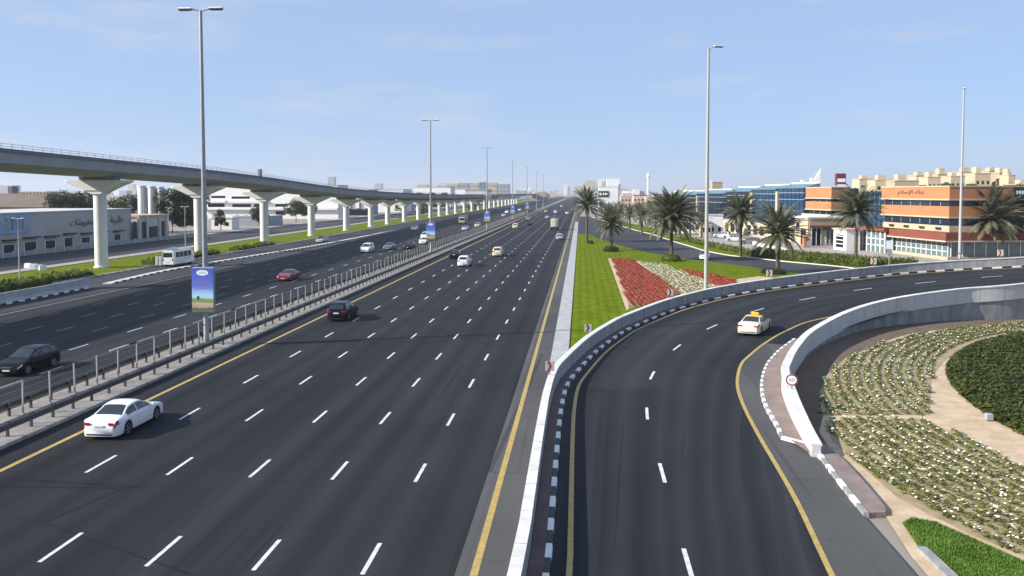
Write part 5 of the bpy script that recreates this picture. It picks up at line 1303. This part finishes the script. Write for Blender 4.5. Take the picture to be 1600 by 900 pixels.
# cream and white bases, pavilion, gate, umbrella in front
o=C_+B_*17.5-A_*2.0
t=empty('entrance_pavilion',(o.x,o.y,0),0,'white framed glass entrance pavilion with a reddish roof behind the hedge palm','pavilion')
b=MB(); b.obox(O+A_*.3+B_*.3,A_,B_,5.4,10.4,-.1,4.3); b.build('glazing',[M['shop_glass']],t)
b=MB(); b.obox(O-A_*.5-B_*.5,A_,B_,7,12,4.3,4.9); b.build('roof',[M['brownred']],t)
for k in range(7): b=MB(); b.obox(O+B_*(.1+k*1.75)+A_*.1,A_,B_,.22,.25,-.1,4.3); b.build('column',[M['white_wall']],t)
for z in (1.3,2.6): b=MB(); b.obox(O+B_*.2+A_*.2,A_,B_,.12,10.5,z,z+.14); b.build('mullion',[M['white_wall']],t)
for k in range(3): b=MB(); b.obox(O+A_*.14-B_*.0+A_*(1.6*k+1.4),A_,B_,.25,.2,-.1,4.3); b.build('column',[M['white_wall']],t)
o=Vector(G(1322,391.5))
t=empty('white_gatehouse',(o.x,o.y,0),0,'white gatehouse with dark grille left of the entrance pavilion','gatehouse')
b=MB(); b.obox(O,A_,B_,3,5.5,-.1,4.2); b.build('wall',[M['white_wall']],t)
b=MB(); b.obox(O+B_*1.2-A_*.04,A_,B_,.05,3.2,.5,3.2); b.build('grille',[M['win_dk']],t)
for z in (1.2,2.0,2.8): b=MB(); b.obox(O+B_*1.2-A_*.08,A_,B_,.05,3.2,z,z+.15); b.build('grille_bar',[M['white_wall']],t)
b=MB(); b.obox(O-A_*.3-B_*.3,A_,B_,3.6,6.1,4.2,4.5); b.build('roof',[M['pinkw']],t)
o=Vector(G(1262,384))
t=empty('cream_annex',(o.x,o.y,0),0,'low cream building below the glass offices left of the orange column','building')
b=MB(); b.obox(O,A_,B_,8,7,-.1,6.2); b.build('wall',[M['cream']],t); b=MB(); b.obox(O-A_*.2-B_*.2,A_,B_,8.4,7.4,6.2,6.6); b.build('roof',[M['white_wall']],t)
b=MB(); b.obox(O+B_*1.0-A_*.03,A_,B_,.05,2.6,.1,3.6); b.build('doorway',[M['win_dk']],t)
b=MB(); b.obox(O+A_*.8-B_*.04,A_,B_,2.4,.06,.1,3.9); b.build('doorway',[M['win_dk']],t)
for k in range(3): b=MB(); b.obox(O+A_*(.8+1.1*k)-B_*.09,A_,B_,.14,.08,.1,4.1); b.build('door_frame',[M['white_wall']],t)
b=MB(); b.obox(O+A_*4.2-B_*.04,A_,B_,2.9,.06,.6,3.4); b.build('window',[M['shop_glass']],t)
for k in range(4): b=MB(); b.obox(O+A_*(4.2+.93*k)-B_*.09,A_,B_,.1,.08,.5,3.5); b.build('window_bar',[M['white_wall']],t)
b=MB(); b.obox(O-A_*.1-B_*1.3,A_,B_,8.2,1.27,4.3,4.6); b.build('canopy',[M['brownred']],t)
b=MB(); b.obox(O+B_*4.4-A_*.03,A_,B_,.05,1.8,3.9,5.2); b.build('window',[M['win_dk']],t)
x,y=G(1259,386); b=MB(); b.bbox(0,0,1.3,1.3,1.1,2.6,.06,0); b.bbox(.1,-.56,1.3,.6,.06,2.0,.02,1); o=b.build('orange_kiosk',[M['orange'],M['brownred']]); o.location=(x,y,0); tag(o,'small upright orange kiosk beyond the hedge left of the gatehouse','kiosk')
x,y=G(1286,383); t=empty('red_umbrella',(x,y,0),0,'red and pink open sunshade over the terrace by the gatehouse','sunshade'); b=MB(); b.lathe([(.05,0),(.05,4.4)],seg=8); b.build('pole',[M['steel']],t); b=MB(); b.lathe([(2.6,3.6),(2.5,3.75),(1.2,4.3),(.05,4.7)],seg=8,cap=False); b.build('canopy',[mat('red canvas',(.42,.06,.08),.8,.2,1,col2=(.62,.30,.34))],t)
x,y=G(1264,410); t=empty('signpost',(x,y,0),0,'thin post with a pale blank board in front of the clipped hedge','sign post'); b=MB(); b.lathe([(.06,0),(.06,7.6)],seg=8); b.build('pole',[M['steel_lt']],t); b=MB(); b.bbox(0,-.1,3.2,.9,.06,.9,.02); b.build('board',[M['greyw']],t)
x,y=G(1389,425); t=empty('traffic_sign',(x,y,0),0,'back of a pale square road sign on a grey pole beyond the parapet','road sign'); b=MB(); b.lathe([(.09,0),(.09,4.6)],seg=8); b.build('pole',[M['steel']],t); b=MB(); b.bbox(0,-.1,4.1,.95,.06,1.3,.02); b.build('board',[M['sgn_white']],t)
b=MB(); b.bbox(0,-.14,2.95,.75,.06,.8,.02); b.build('lower_board',[M['greyw']],t)
# low walls and white boundary behind the verge
b=MB(); cw=crom([V(*G(*p)) for p in [(1095,360),(1140,371),(1190,385),(1240,396)]],30); b.sweep([(p.x,p.y,0) for p in cw],[(-.15,-.1),(-.15,.7),(.15,.7),(.15,-.1)],0); o=b.build('forecourt_wall',[M['white_wall']]); tag(o,'low white wall along the forecourt behind the hedges on the right','wall')
for i,(a,b_,yt,Y,c,lb) in enumerate([(1068,1098,337,250,'white_wall','small white outbuilding behind the bushy palm crown'),(1108,1130,335,235,'white_wall','small white outbuilding just right of the tall lamp post'),(1096,1112,346,232,'cream','little cream kiosk behind the tall lamp post')]):
    block('outbuilding',lb,a,b_,yt,Y,4,M[c],1,2,wz=[1.2],wfrac=.4,hfrac=.4)
# hill of beige flats behind the orange building
fl=[(1343,1372,279,380,'beige'),(1368,1402,280.5,360,'cream'),(1398,1436,281.5,350,'tan'),(1432,1452,273.5,370,'cream'),(1450,1470,276,350,'beige'),(1466,1490,271.5,375,'cream'),(1486,1508,274.5,352,'cream'),(1504,1528,268,378,'beige'),(1524,1548,270,356,'cream'),(1546,1566,266.5,380,'beige'),(1562,1580,269,362,'tan'),(1576,1587,273,350,'beige'),(1588,1640,287,330,'brownred')]
on=['first','second','third','fourth','fifth','sixth','seventh','eighth','ninth','tenth','eleventh','twelfth','thirteenth']
for i,(a,b_,yt,Y,c) in enumerate(fl):
    t,W,H_=block('apartment_block',on[i]+' from the left in the row of %s flats rising behind the orange building'%({'cream':'cream','beige':'beige','tan':'tan','brownred':'reddish'}[c]),a,b_,yt,Y,10,M[c],3,3,wz=[H for H in ()] or None,wfrac=.4,hfrac=.45,roof=M['cream'])
    b=MB(); b.box(-W*.3,W*.05,2,6,H_,H_+1.4+.5*(i%3)); b.build('stair_tower',[M['cream' if i%2 else 'beige']],t)
# ------------------------------------------------------------------ vehicles
def prof_interp(tab,t):
    for (a,b),(c,d) in zip(tab,tab[1:]):
        if t<=c:
            f=(t-a)/max(1e-6,c-a); return b+(d-b)*f
    return tab[-1][1]
def smooth_tab(tab,t,w=.012):
    return (prof_interp(tab,max(0,t-w))+2*prof_interp(tab,t)+prof_interp(tab,min(1,t+w)))/4
SPEC={
 'sedan':dict(L=4.8,W=1.82,wb=2.78,fo=.95,r=.33,top=[(0,.55),(.008,.80),(.02,.96),(.06,1.0),(.14,1.04),(.175,1.06),(.31,1.39),(.38,1.45),(.48,1.46),(.55,1.42),(.72,1.03),(.76,.99),(.90,.86),(.96,.76),(.99,.62),(1,.45)],belt=.93,side=[(.225,.405),(.42,.665)],ws=(.555,.72),rw=(.175,.315),roof=(.33,.56)),
 'suv':dict(L=4.7,W=1.88,wb=2.72,fo=.9,r=.37,top=[(0,.6),(.008,1.0),(.02,1.15),(.09,1.62),(.16,1.72),(.40,1.75),(.52,1.70),(.67,1.16),(.71,1.11),(.90,1.02),(.965,.90),(.99,.70),(1,.5)],belt=1.08,side=[(.11,.25),(.27,.43),(.45,.62)],ws=(.53,.66),rw=(.025,.085),roof=(.10,.52)),
 'hatch':dict(L=4.55,W=1.82,wb=2.7,fo=.92,r=.33,top=[(0,.55),(.008,.9),(.02,1.05),(.11,1.40),(.20,1.53),(.40,1.58),(.52,1.52),(.74,1.03),(.79,.97),(.92,.83),(.97,.70),(.99,.58),(1,.45)],belt=.98,side=[(.13,.26),(.28,.45),(.47,.69)],ws=(.535,.73),rw=(.025,.11),roof=(.14,.52)),
 'van':dict(L=4.9,W=1.86,wb=2.95,fo=.9,r=.34,top=[(0,.6),(.006,1.1),(.02,1.5),(.05,1.78),(.20,1.84),(.55,1.85),(.66,1.78),(.84,1.12),(.88,1.06),(.95,.93),(.985,.72),(1,.5)],belt=1.08,side=[(.06,.27),(.30,.51),(.53,.79)],ws=(.675,.83),rw=(.012,.045),roof=(.06,.66)),
}
def make_car(kind,bodym,roofm=None,glassm=None):
    s_=SPEC[kind]; Lc,Wc=s_['L'],s_['W']; r=s_['r']; hb=s_['belt']
    yf=Lc/2-s_['fo']; yr=yf-s_['wb']; R=r+.07
    def sect(t):
        y=-Lc/2+Lc*t; zt=smooth_tab(s_['top'],t)
        w=Wc/2*(1-.16*max(0,1-t/.06)**2-.05*max(0,1-t/.2)**2-.22*max(0,(t-.93)/.07)**2-.06*max(0,(t-.8)/.2)**2)
        zl=.20
        for yc in (yf,yr):
            d=abs(y-yc)
            if d<R: zl=max(zl,r+math.sqrt(R*R-d*d)-.0)
        zl=min(zl,zt-.12)
        zb=min(hb+.05*(.5-t),zt-.035); k=max(0,min(1,(zt-zb)/.40)); zl=min(zl,zb-.03)
        wr=w*(.90-.20*k)
        H=zb-zl
        P_=[(w*.965,zl),(w*.995,zl+H*.12),(w,zl+H*.5),(w*.992,zl+H*.80),(w*.955,zb)]
        ztr=zt-.055*(.3+.7*k); 
        P_+=[(w*.955+(wr-w*.955)*.5+.03*k,zb+(ztr-zb)*.5),(wr,ztr),(wr*.62,zt-.012),(0,zt)]
        return y,P_
    ts=[0,.008,.016,.03,.05]+[i/100 for i in range(7,98,1)]+[.98,.99,1.0]
    sec=[sect(t) for t in ts]; n=9
    t_=empty(kind+'_car'); b=MB(); m=len(sec)
    rs=s_['roof']
    for sd in (1,-1):
        base=len(b.v)
        for y,P_ in sec:
            for x,z in P_: b.v.append((x*sd,y,z))
        for i in range(m-1):
            for j in range(n-1):
                a=base+i*n+j; f=(a,a+n,a+n+1,a+1) if sd==1 else (a,a+1,a+n+1,a+n); b.f.append(f)
                b.m.append(1 if (roofm and j>=5 and rs[0]-.05<=ts[i]<rs[1]+.04) else 0)
    # ends
    for i,fl in ((0,1),(m-1,-1)):
        y,P_=sec[i]; ring=[(x,y,z) for x,z in P_]+[(-x,y,z) for x,z in P_[::-1][1:]]
        b.add(ring,[tuple(range(len(ring)))])
    body=b.build('body',[bodym,roofm or bodym],t_,smooth=True,angle=38,recalc=True)
    # merge centre seam
    bm=bmesh.new(); bm.from_mesh(body.data); bmesh.ops.remove_doubles(bm,verts=bm.verts[:],dist=.001); bmesh.ops.recalc_face_normals(bm,faces=bm.faces[:]); bm.to_mesh(body.data); bm.free()
    # underbody and wheel wells
    b=MB(); b.box(-Wc/2+.24,Wc/2-.24,-Lc/2+.12,Lc/2-.14,.20,.56); b.build('underbody',[M['dark']],t_)
    gm=glassm or M['car_glass']
    def sidepatch(t0,t1,k0,k1,nm,m_,off=.008,sub=8,sides=(1,-1),trim=None):
        for sd in sides:
            q=MB()
            for i in range(sub+1):
                t=t0+(t1-t0)*i/sub; y,P_=sect(t)
                for kk in range(4):
                    k=k0+(k1-k0)*kk/3; j=min(7,int(k)); f=k-j
                    x=P_[j][0]*(1-f)+P_[j+1][0]*f; z=P_[j][1]*(1-f)+P_[j+1][1]*f
                    q.v.append(((x+off)*sd,y,z+off*.3))
            for i in range(sub):
                for kk in range(3):
                    a=i*4+kk; f=(a,a+4,a+5,a+1); q.f.append(f if sd==1 else f[::-1]); q.m.append(0)
            q.build(nm,[m_],t_,smooth=True)
    for t0,t1 in s_['side']: sidepatch(t0,t1,4.25,5.78,'side_window',gm)
    def toppatch(t0,t1,fr,nm,m_,off=.010):
        q=MB(); sub=7
        for i in range(sub+1):
            t=t0+(t1-t0)*i/sub; y,P_=sect(t); y2,P2=sect(min(1,t+.004)); 
            sl=math.atan2(P2[8][1]-P_[8][1],y2-y)
            row=[P_[6],P_[7],P_[8]]; full=[(-x,z) for x,z in row]+[(x,z) for x,z in row[::-1][1:]]
            for x,z in full: q.v.append((x*fr,y-math.sin(sl)*off,z+math.cos(sl)*off+(.004 if abs(x)>.01 else 0)))
        for i in range(sub):
            for j in range(4): a=i*5+j; q.f.append((a,a+1,a+6,a+5)); q.m.append(0)
        q.build(nm,[m_],t_,smooth=True)
    for tt in [s_['side'][-1][1]-.012]+[(a[1]+b_[0])/2 for a,b_ in zip(s_['side'],s_['side'][1:])]:
        sidepatch(tt-.0014,tt+.0014,.7,4.15,'door_gap',M['dark'],.004,1)
    toppatch(s_['ws'][0],s_['ws'][1],.93,'windscreen',gm); toppatch(s_['rw'][0],s_['rw'][1],.90,'rear_window',gm)
    # wheels
    wm=MB(); wm.lathe([(r*.70,-.10),(r*.95,-.105),(r,-.075),(r,.075),(r*.95,.105),(r*.70,.10)],seg=24)
    wv=[]
    ty=None
    for yc in (yf,yr):
        for sd in (1,-1):
            if ty is None:
                ty=wm.build('wheel',[M['tyre']],t_,smooth=True,angle=40); w=ty
                q=MB(); q.lathe([(.02,.085),(r*.18,.09),(r*.2,.06),(r*.60,.05),(r*.66,.10),(r*.72,.102),(r*.72,.09)],seg=24,m=0)
                for k in range(5):
                    a=2*PI*k/5; c_,s__=math.cos(a),math.sin(a); w_=.045
                    q.add([(r*.15*c_-w_*s__,r*.15*s__+w_*c_,.10),(r*.15*c_+w_*s__,r*.15*s__-w_*c_,.10),(r*.68*c_+w_*.8*s__,r*.68*s__-w_*.8*c_,.112),(r*.68*c_-w_*.8*s__,r*.68*s__+w_*.8*c_,.112)],[(0,1,2,3)],0)
                q.lathe([(r*.70,.0),(r*.3,.045)],seg=24,m=1,cap=True)
                rim=q.build('rim',[M['rim'],M['dark']],ty)
            else:
                w=ty.copy(); COL.objects.link(w); w.parent=t_; rc=rim.copy(); COL.objects.link(rc); rc.parent=w
            w.location=(sd*(Wc/2-.125),yc,r); w.rotation_euler=(0,PI/2*sd,0)
    # lamps, plates, mirrors, trim
    zl=sect(.965)[1][4][1]
    sidepatch(.915,.985,3.1,4.25,'headlight',M['head_light'],.012,6)
    if kind in('sedan',): sidepatch(.004,.055,2.75,3.95,'tail_light',M['red_light'],.012,5)
    else: sidepatch(.004,.03,3.0,5.0,'tail_light',M['red_light'],.014,5)
    zr=.80 if kind=='sedan' else .95
    for sd in (1,-1):
        q=MB(); q.bbox(sd*Wc*.33,-Lc/2+.012,zr,Wc*.15,.05,.13,.02); q.build('tail_lamp_inner',[M['red_light']],t_)
        q=MB(); y,P_=sect(s_['ws'][1]-.03); q.bbox(sd*(Wc/2+.07),y-.05,hb+.06,.20,.11,.13,.035); q.build('mirror',[bodym],t_)
    q=MB(); q.bbox(0,-Lc/2-.012,zr-.10 if kind=='sedan' else .80,.5,.03,.12,.01); q.build('number_plate',[M['plate']],t_)
    q=MB(); q.bbox(0,Lc/2-.02,.42,.5,.05,.11,.01); q.build('number_plate',[M['plate']],t_)
    q=MB(); q.bbox(0,Lc/2-.06,.58,Wc*.42,.10,.12,.03); q.build('grille',[M['dark']],t_)
    for (a,b_) in s_['side'][-2:]:
        for sd in (1,-1):
            y,P_=sect(a+.035); q=MB(); q.bbox(sd*(P_[3][0]+.012),y,P_[3][1]+.04,.03,.17,.035,.01); q.build('door_handle',[bodym],t_)
    q=MB(); q.bbox(0,-Lc/2+.02,.28,Wc*.72,.06,.10,.02); q.build('bumper_trim',[M['dark']],t_)
    return t_
def setup(t,x,y,rz,label,cat='car',group=None,z=0.0):
    t.location=(x,y,z); t.rotation_euler=(0,0,rz); tag(t,label,cat,group); return t
PROTO={}
def car(kind,col,x,y,rz,label,cat='car',z=0.0):
    key=(kind)
    if key not in PROTO:
        t=make_car(kind,P[col]); PROTO[key]=t; c=t
    else: c=copy_tree(PROTO[key])
    for ch in kids(c):
        st=ch.name.split('.')[0]
        if st in ('body','mirror','door_handle'):
            for sl_ in ch.material_slots: sl_.link='OBJECT'; sl_.material=P[col]
    return setup(c,x,y,rz,label,cat,None,z)
def gp_(px,py): return G(px,py)
AW=0.0; TO=PI
# main carriageway, seen from behind
car('sedan','white',-23.2,40.4,AW,'white sedan nearest to the viewer on the main carriageway beside the median')
car('suv','navy',-22.6,77.6,AW,'blue-black off-roader beside the yellow line on the main carriageway')
car('suv','white',-18.95,135.5,AW,'white off-roader beside a black car, middle distance on the main carriageway')
car('hatch','black',-22.8,151,AW,'small black car half hidden behind the white off-roader by the median')
car('suv','cream',-15.6,157.5,AW,'cream coloured taxi car in the middle lanes beyond the white off-roader','taxi')
car('hatch','silver',-5.3,213.5,AW,'small silver hatchback in the lane beside the right yellow line')
car('suv','cream',-21.8,280,AW,'cream car far off beside the median, before a dark car')
car('hatch','black',-18.4,308,AW,'far dark car right of the cream one on the main carriageway')
for i,(px,py,k,c,lb) in enumerate([(824.5,344,'sedan','white','far white car ahead of the dark car near the median'),(855,341.5,'sedan','silver','far pale car in the middle lanes left of the white lorry'),(866,342.5,'suv','grey','far grey car just ahead of the white lorry'),(868,333,'van','white','very far white van in the middle lanes'),(853,331.5,'sedan','beige','very far beige car in the left lanes'),(877.5,323.5,'van','cream','tiny cream van close to the vanishing point'),(886,334.5,'sedan','white','very far white car in the right-hand lane')]):
    x,y=G(px,py); car(k,c,x,y,AW,lb)
# opposite carriageway, facing the viewer
car('hatch','black',-37.2,53.0,TO,'black hatchback cut by the left picture edge on the opposite carriageway')
car('sedan','red',-40.1,111.5,TO,'dark red sedan on the opposite carriageway')
car('van','white',-42.9,165,TO,'white people carrier coming towards us on the opposite carriageway','van')
car('sedan','grey',-40.2,173,TO,'dark grey sedan just behind the white people carrier')
car('hatch','black',-36.6,176,TO,'small dark car close to the fence beyond the grey sedan')
car('sedan','cream2',-36.7,193.5,TO,'cream saloon car right beside the second median lamp post')
car('van','white',-40.2,214,TO,'white van behind the cream saloon near the second median lamp post','van')
car('sedan','silver',-62.6,197.5,TO,'silver sedan on the slip road by the fourth white pier')
car('sedan','white',-52.9,263,TO,'white sedan far out in the shaded lane left of the second median lamp post')
car('sedan','silver',-36.7,264,TO,'far silver sedan right of the second banner on the opposite carriageway')
car('hatch','beige',-35.9,289,TO,'far beige car close to the median on the opposite carriageway')
for px,py,k,c,lb in [(787,338,'sedan','silver','very far silver car near the third banner'),(792,333,'van','white','very far white van near the third banner'),(812,329,'sedan','white','tiny white car at the far end of the opposite carriageway')]:
    x,y=G(px,py); car(k,c,x,y,TO,lb)
# side road on the right and parked cars
x,y=G(1101,404.5); car('sedan','white',x,y,math.radians(158)+.2,'white sedan on the side road passing behind the tall lamp post')
for px,py,k,c,lb,rz in [(1128,372,'suv','white','parked white off-roader in the forecourt right of the tall lamp post',1.0),(1150,377,'sedan','silver','parked silver car in the forecourt below the brownish palm',1.0),(1172,381,'hatch','grey','parked grey car in the forecourt right of the brownish palm trunk',1.1),(1105,364,'sedan','white','parked white sedan in the forecourt behind the tall lamp post',.9)]:
    x,y=G(px,py); car(k,c,x,y,rz,lb)
# the taxi on the ramp
x,y=13.9,69.5
tx=make_car('sedan',P['cream2'],P['yellow']); h=-math.radians(25); xx,yy=x+math.sin(-h)*1.9,y+math.cos(h)*1.9
setup(tx,xx,yy,h,'cream taxi with a yellow roof driving round the ramp','taxi',None,gz(xx,yy)+.012)
q=MB(); q.bbox(0,.1,1.53,.62,.22,.17,.04,0); q.bbox(0,.1,1.46,.5,.16,.06,.01,1); q.build('roof_sign',[P['yellow'],M['dark']],tx)
# ---- box lorry
x,y=G(866,359.5); t=empty('box_lorry',(x,y,0),0,'white box lorry seen from behind in the right half of the main carriageway','lorry')
b=MB(); b.bbox(0,2.6,2.25,2.35,5.2,2.5,.05); bd=b.build('cargo_box',[P['cream2']],t)
b=MB(); b.box(-.02,.02,-.012,-.0,1.05,3.4); b.bbox(0,.0,1.05,2.3,.06,.12,.01); b.build('rear_doors',[M['steel']],bd)
b=MB(); b.bbox(0,6.1,1.55,2.1,1.7,1.9,.15); cb=b.build('cab',[P['white']],t)
b=MB(); b.bbox(0,6.97,1.9,1.8,.06,.75,.05); b.build('windscreen',[M['car_glass']],cb)
b=MB(); b.box(-.45,.45,.1,6.6,.55,.9); b.build('chassis',[M['dark']],t)
w0=None
for yc,sd in ((1.3,1),(1.3,-1),(6.0,1),(6.0,-1)):
    if w0 is None: q=MB(); q.lathe([(.25,-.13),(.42,-.14),(.45,-.1),(.45,.1),(.42,.14),(.25,.13)],seg=18); w0=q.build('wheel',[M['tyre']],t,smooth=True,angle=40); w=w0
    else: w=link_copy(w0,t,(0,0,0))
    w.location=(sd*.95,yc,.45); w.rotation_euler=(0,PI/2,0)
for sd in (1,-1): b=MB(); b.bbox(sd*.9,.02,.85,.28,.08,.14,.02); b.build('tail_light',[M['red_light']],t)
# ---- olive truck far away
x,y=G(723,350.5); t=empty('flatbed_truck',(x,y,0),PI,'dark olive truck far along the opposite carriageway','truck')
b=MB(); b.bbox(0,-2.6,2.1,2.4,5.4,2.3,.08); b.build('load',[P['olive']],t); b=MB(); b.bbox(0,1.3,1.7,2.3,1.9,2.2,.2); cb=b.build('cab',[P['beige']],t); b=MB(); b.bbox(0,2.28,2.05,2.0,.06,.8,.05); b.build('windscreen',[M['car_glass']],cb); b=MB(); b.box(-.5,.5,-5.2,2,.5,.95); b.build('chassis',[M['dark']],t)
for yc,sd in ((-4,1),(-4,-1),(1.2,1),(1.2,-1)): w=link_copy(w0,t,(sd*.98,yc,.45),(1,1,1),(0,PI/2,0))
# ---- minibus on the slip road
t=empty('minibus',(-66.4,132.6,0),0,'white minibus with dark side windows standing on the slip road behind the banner post','minibus')
b=MB(); hl=3.3
for yy,sc in ((-hl,.86),(-hl+.12,.97),(-hl+.5,1),(hl-1.6,1),(hl-.5,.97),(hl,.88)):
    top=2.35 if yy<hl-1 else (2.2 if yy<hl-.3 else 1.35)
    for x_,z_ in ((.98*sc,.35),(1.0*sc,.9),(.99*sc,1.25),(.90*sc,top-.15),(.75*sc,top),(-.75*sc,top),(-.90*sc,top-.15),(-.99*sc,1.25),(-1.0*sc,.9),(-.98*sc,.35)): b.v.append((x_,yy,z_))
for i in range(5):
    for j in range(10): k=(j+1)%10; b.f.append((i*10+j,i*10+k,i*10+10+k,i*10+10+j)); b.m.append(0)
b.f.append(tuple(range(10))); b.f.append(tuple(50+i for i in range(9,-1,-1))); b.m+= [0,0]
body=b.build('body',[P['white']],t,smooth=True,angle=40,recalc=True)
for k in range(4):
    for sd in (1,-1):
        b=MB(); y0=-2.75+k*1.25; x0,x1=.995,.925
        b.add([(sd*(x0+.004),y0,1.30),(sd*(x0+.004),y0+1.12,1.30),(sd*(x1+.004),y0+1.12,2.05),(sd*(x1+.004),y0,2.05)],[(0,1,2,3) if sd>0 else (3,2,1,0)]); b.build('side_window',[M['car_glass']],t)
b=MB(); b.add([(-.72,-hl-.012,1.35),(.72,-hl-.012,1.35),(.66,-hl-.012,2.0),(-.66,-hl-.012,2.0)],[(0,1,2,3)]); b.build('rear_window',[M['car_glass']],t)
for sd in (1,-1): b=MB(); b.bbox(sd*.72,-hl-.0,1.0,.18,.06,.3,.02); b.build('tail_light',[M['red_light']],t)
b=MB(); b.bbox(0,-hl-.01,.75,.5,.04,.13,.01); b.build('number_plate',[M['plate']],t)
b=MB(); b.bbox(-.25,-1.3,2.47,.9,1.5,.24,.06); b.build('roof_unit',[P['white']],t)
for yc,sd in ((-1.9,1),(-1.9,-1),(1.9,1),(1.9,-1)): w=link_copy(w0,t,(sd*.86,yc,.36),(.8,.8,.8),(0,PI/2,0))
b=MB(); b.box(-.75,.75,-2.9,2.9,.22,.5); b.build('underbody',[M['dark']],t)
t.scale=(1.12,1.1,1.15)
# ---- a few white water barriers by the hedge
for i,(px,py,lb) in enumerate([(44,418.5,'leftmost white plastic barrier block lying by the hedge'),(52,419.5,'white plastic barrier block, second of those lying by the hedge'),(60,420.5,'third white plastic block beside the hedge on the left'),(67,422,'rightmost white plastic block by the hedge on the left')]):
    x,y=G(px,py); b=MB(); b.add([(-.55,-.3,0),(.55,-.3,0),(.55,.3,0),(-.55,.3,0),(-.5,-.12,.75),(.5,-.12,.75),(.5,.12,.75),(-.5,.12,.75)],[(0,3,2,1),(4,5,6,7),(0,1,5,4),(1,2,6,5),(2,3,7,6),(3,0,4,7)]); o=b.build('barrier_block',[M['sgn_white']]); o.location=(x,y,0); o.rotation_euler=(0,0,.3*i); tag(o,lb,'barrier',None)
for i,(px,py,lb) in enumerate([(246,415,'left pale concrete bollard block in front of the minibus'),(251,415,'right pale concrete bollard block in front of the minibus')]):
    x,y=G(px,py); b=MB(); b.bbox(0,0,.75,.45,.45,1.5,.05); o=b.build('concrete_post',[M['conc_lt']]); o.location=(x,y,0); tag(o,lb,'post')
# ------------------------------------------------------------------ distant mass of low city and greenery
rnd=random.Random(77); b=MB()
for k in range(260):
    Y=rnd.uniform(2400,5200); px=rnd.choice([rnd.uniform(-60,870),rnd.uniform(905,1000)]) ; p=at_depth(px,301,Y); w_=rnd.uniform(14,50); h=rnd.uniform(8,22)+(rnd.random()<.12)*rnd.uniform(15,45)
    b.box(p.x-w_/2,p.x+w_/2,Y,Y+rnd.uniform(15,40),-.1,h,rnd.randrange(3))
tag(b.build('distant_city',[M['cream'],M['greyw'],M['white_wall']]),'low hazy mass of far city buildings along the whole horizon','far city',None,'stuff')
b=MB()
def clump(x,y,r,h,n):
    for q in range(n):
        a=rnd.uniform(0,6.28);e=rnd.random(); rr=r*math.sqrt(rnd.random())*(1-.5*e); P_=Vector((x+rr*math.cos(a),y+rr*math.sin(a),h*(.15+.85*e))); s_=rnd.uniform(.35,.8); u=Vector((rnd.uniform(-1,1),rnd.uniform(-1,1),rnd.uniform(-1,1))).normalized()*s_; v=u.orthogonal().normalized()*s_*.7; b.add([P_-u,P_+v,P_+u,P_-v],[(0,1,2,3)],rnd.randrange(2))
for k in range(150):
    if rnd.random()<.5: Y=rnd.uniform(430,1900); x=rnd.uniform(8,30)+Y*.02*rnd.random()
    else: Y=rnd.uniform(420,1900); x=-rnd.uniform(109,150)
    clump(x,Y,rnd.uniform(2,4),rnd.uniform(3,7),60)
tag(b.build('distant_greenery',[M['leaf_md'],M['leaf_dk']]),'far mass of roadside trees fading towards the vanishing point','far greenery',None,'stuff')
# ------------------------------------------------------------------ haze
if HAZE>0:
    b=MB(); b.box(-9200,9200,-9200,9200,-1.2,130)
    hz=b.build('haze',[]) if False else None
    me=bpy.data.meshes.new('haze'); me.from_pydata(b.v,[],b.f); hz=bpy.data.objects.new('haze',me); COL.objects.link(hz); hz['kind']='stuff'
    m=bpy.data.materials.new('air haze'); m.use_nodes=True; n_=m.node_tree; n_.nodes.clear(); out=n_.nodes.new('ShaderNodeOutputMaterial'); pv=n_.nodes.new('ShaderNodeVolumePrincipled'); pv.inputs['Density'].default_value=HAZE; pv.inputs['Color'].default_value=(.86,.91,1,1); pv.inputs['Anisotropy'].default_value=.2
    n_.links.new(pv.outputs[0],out.inputs['Volume']); me.materials.append(m)
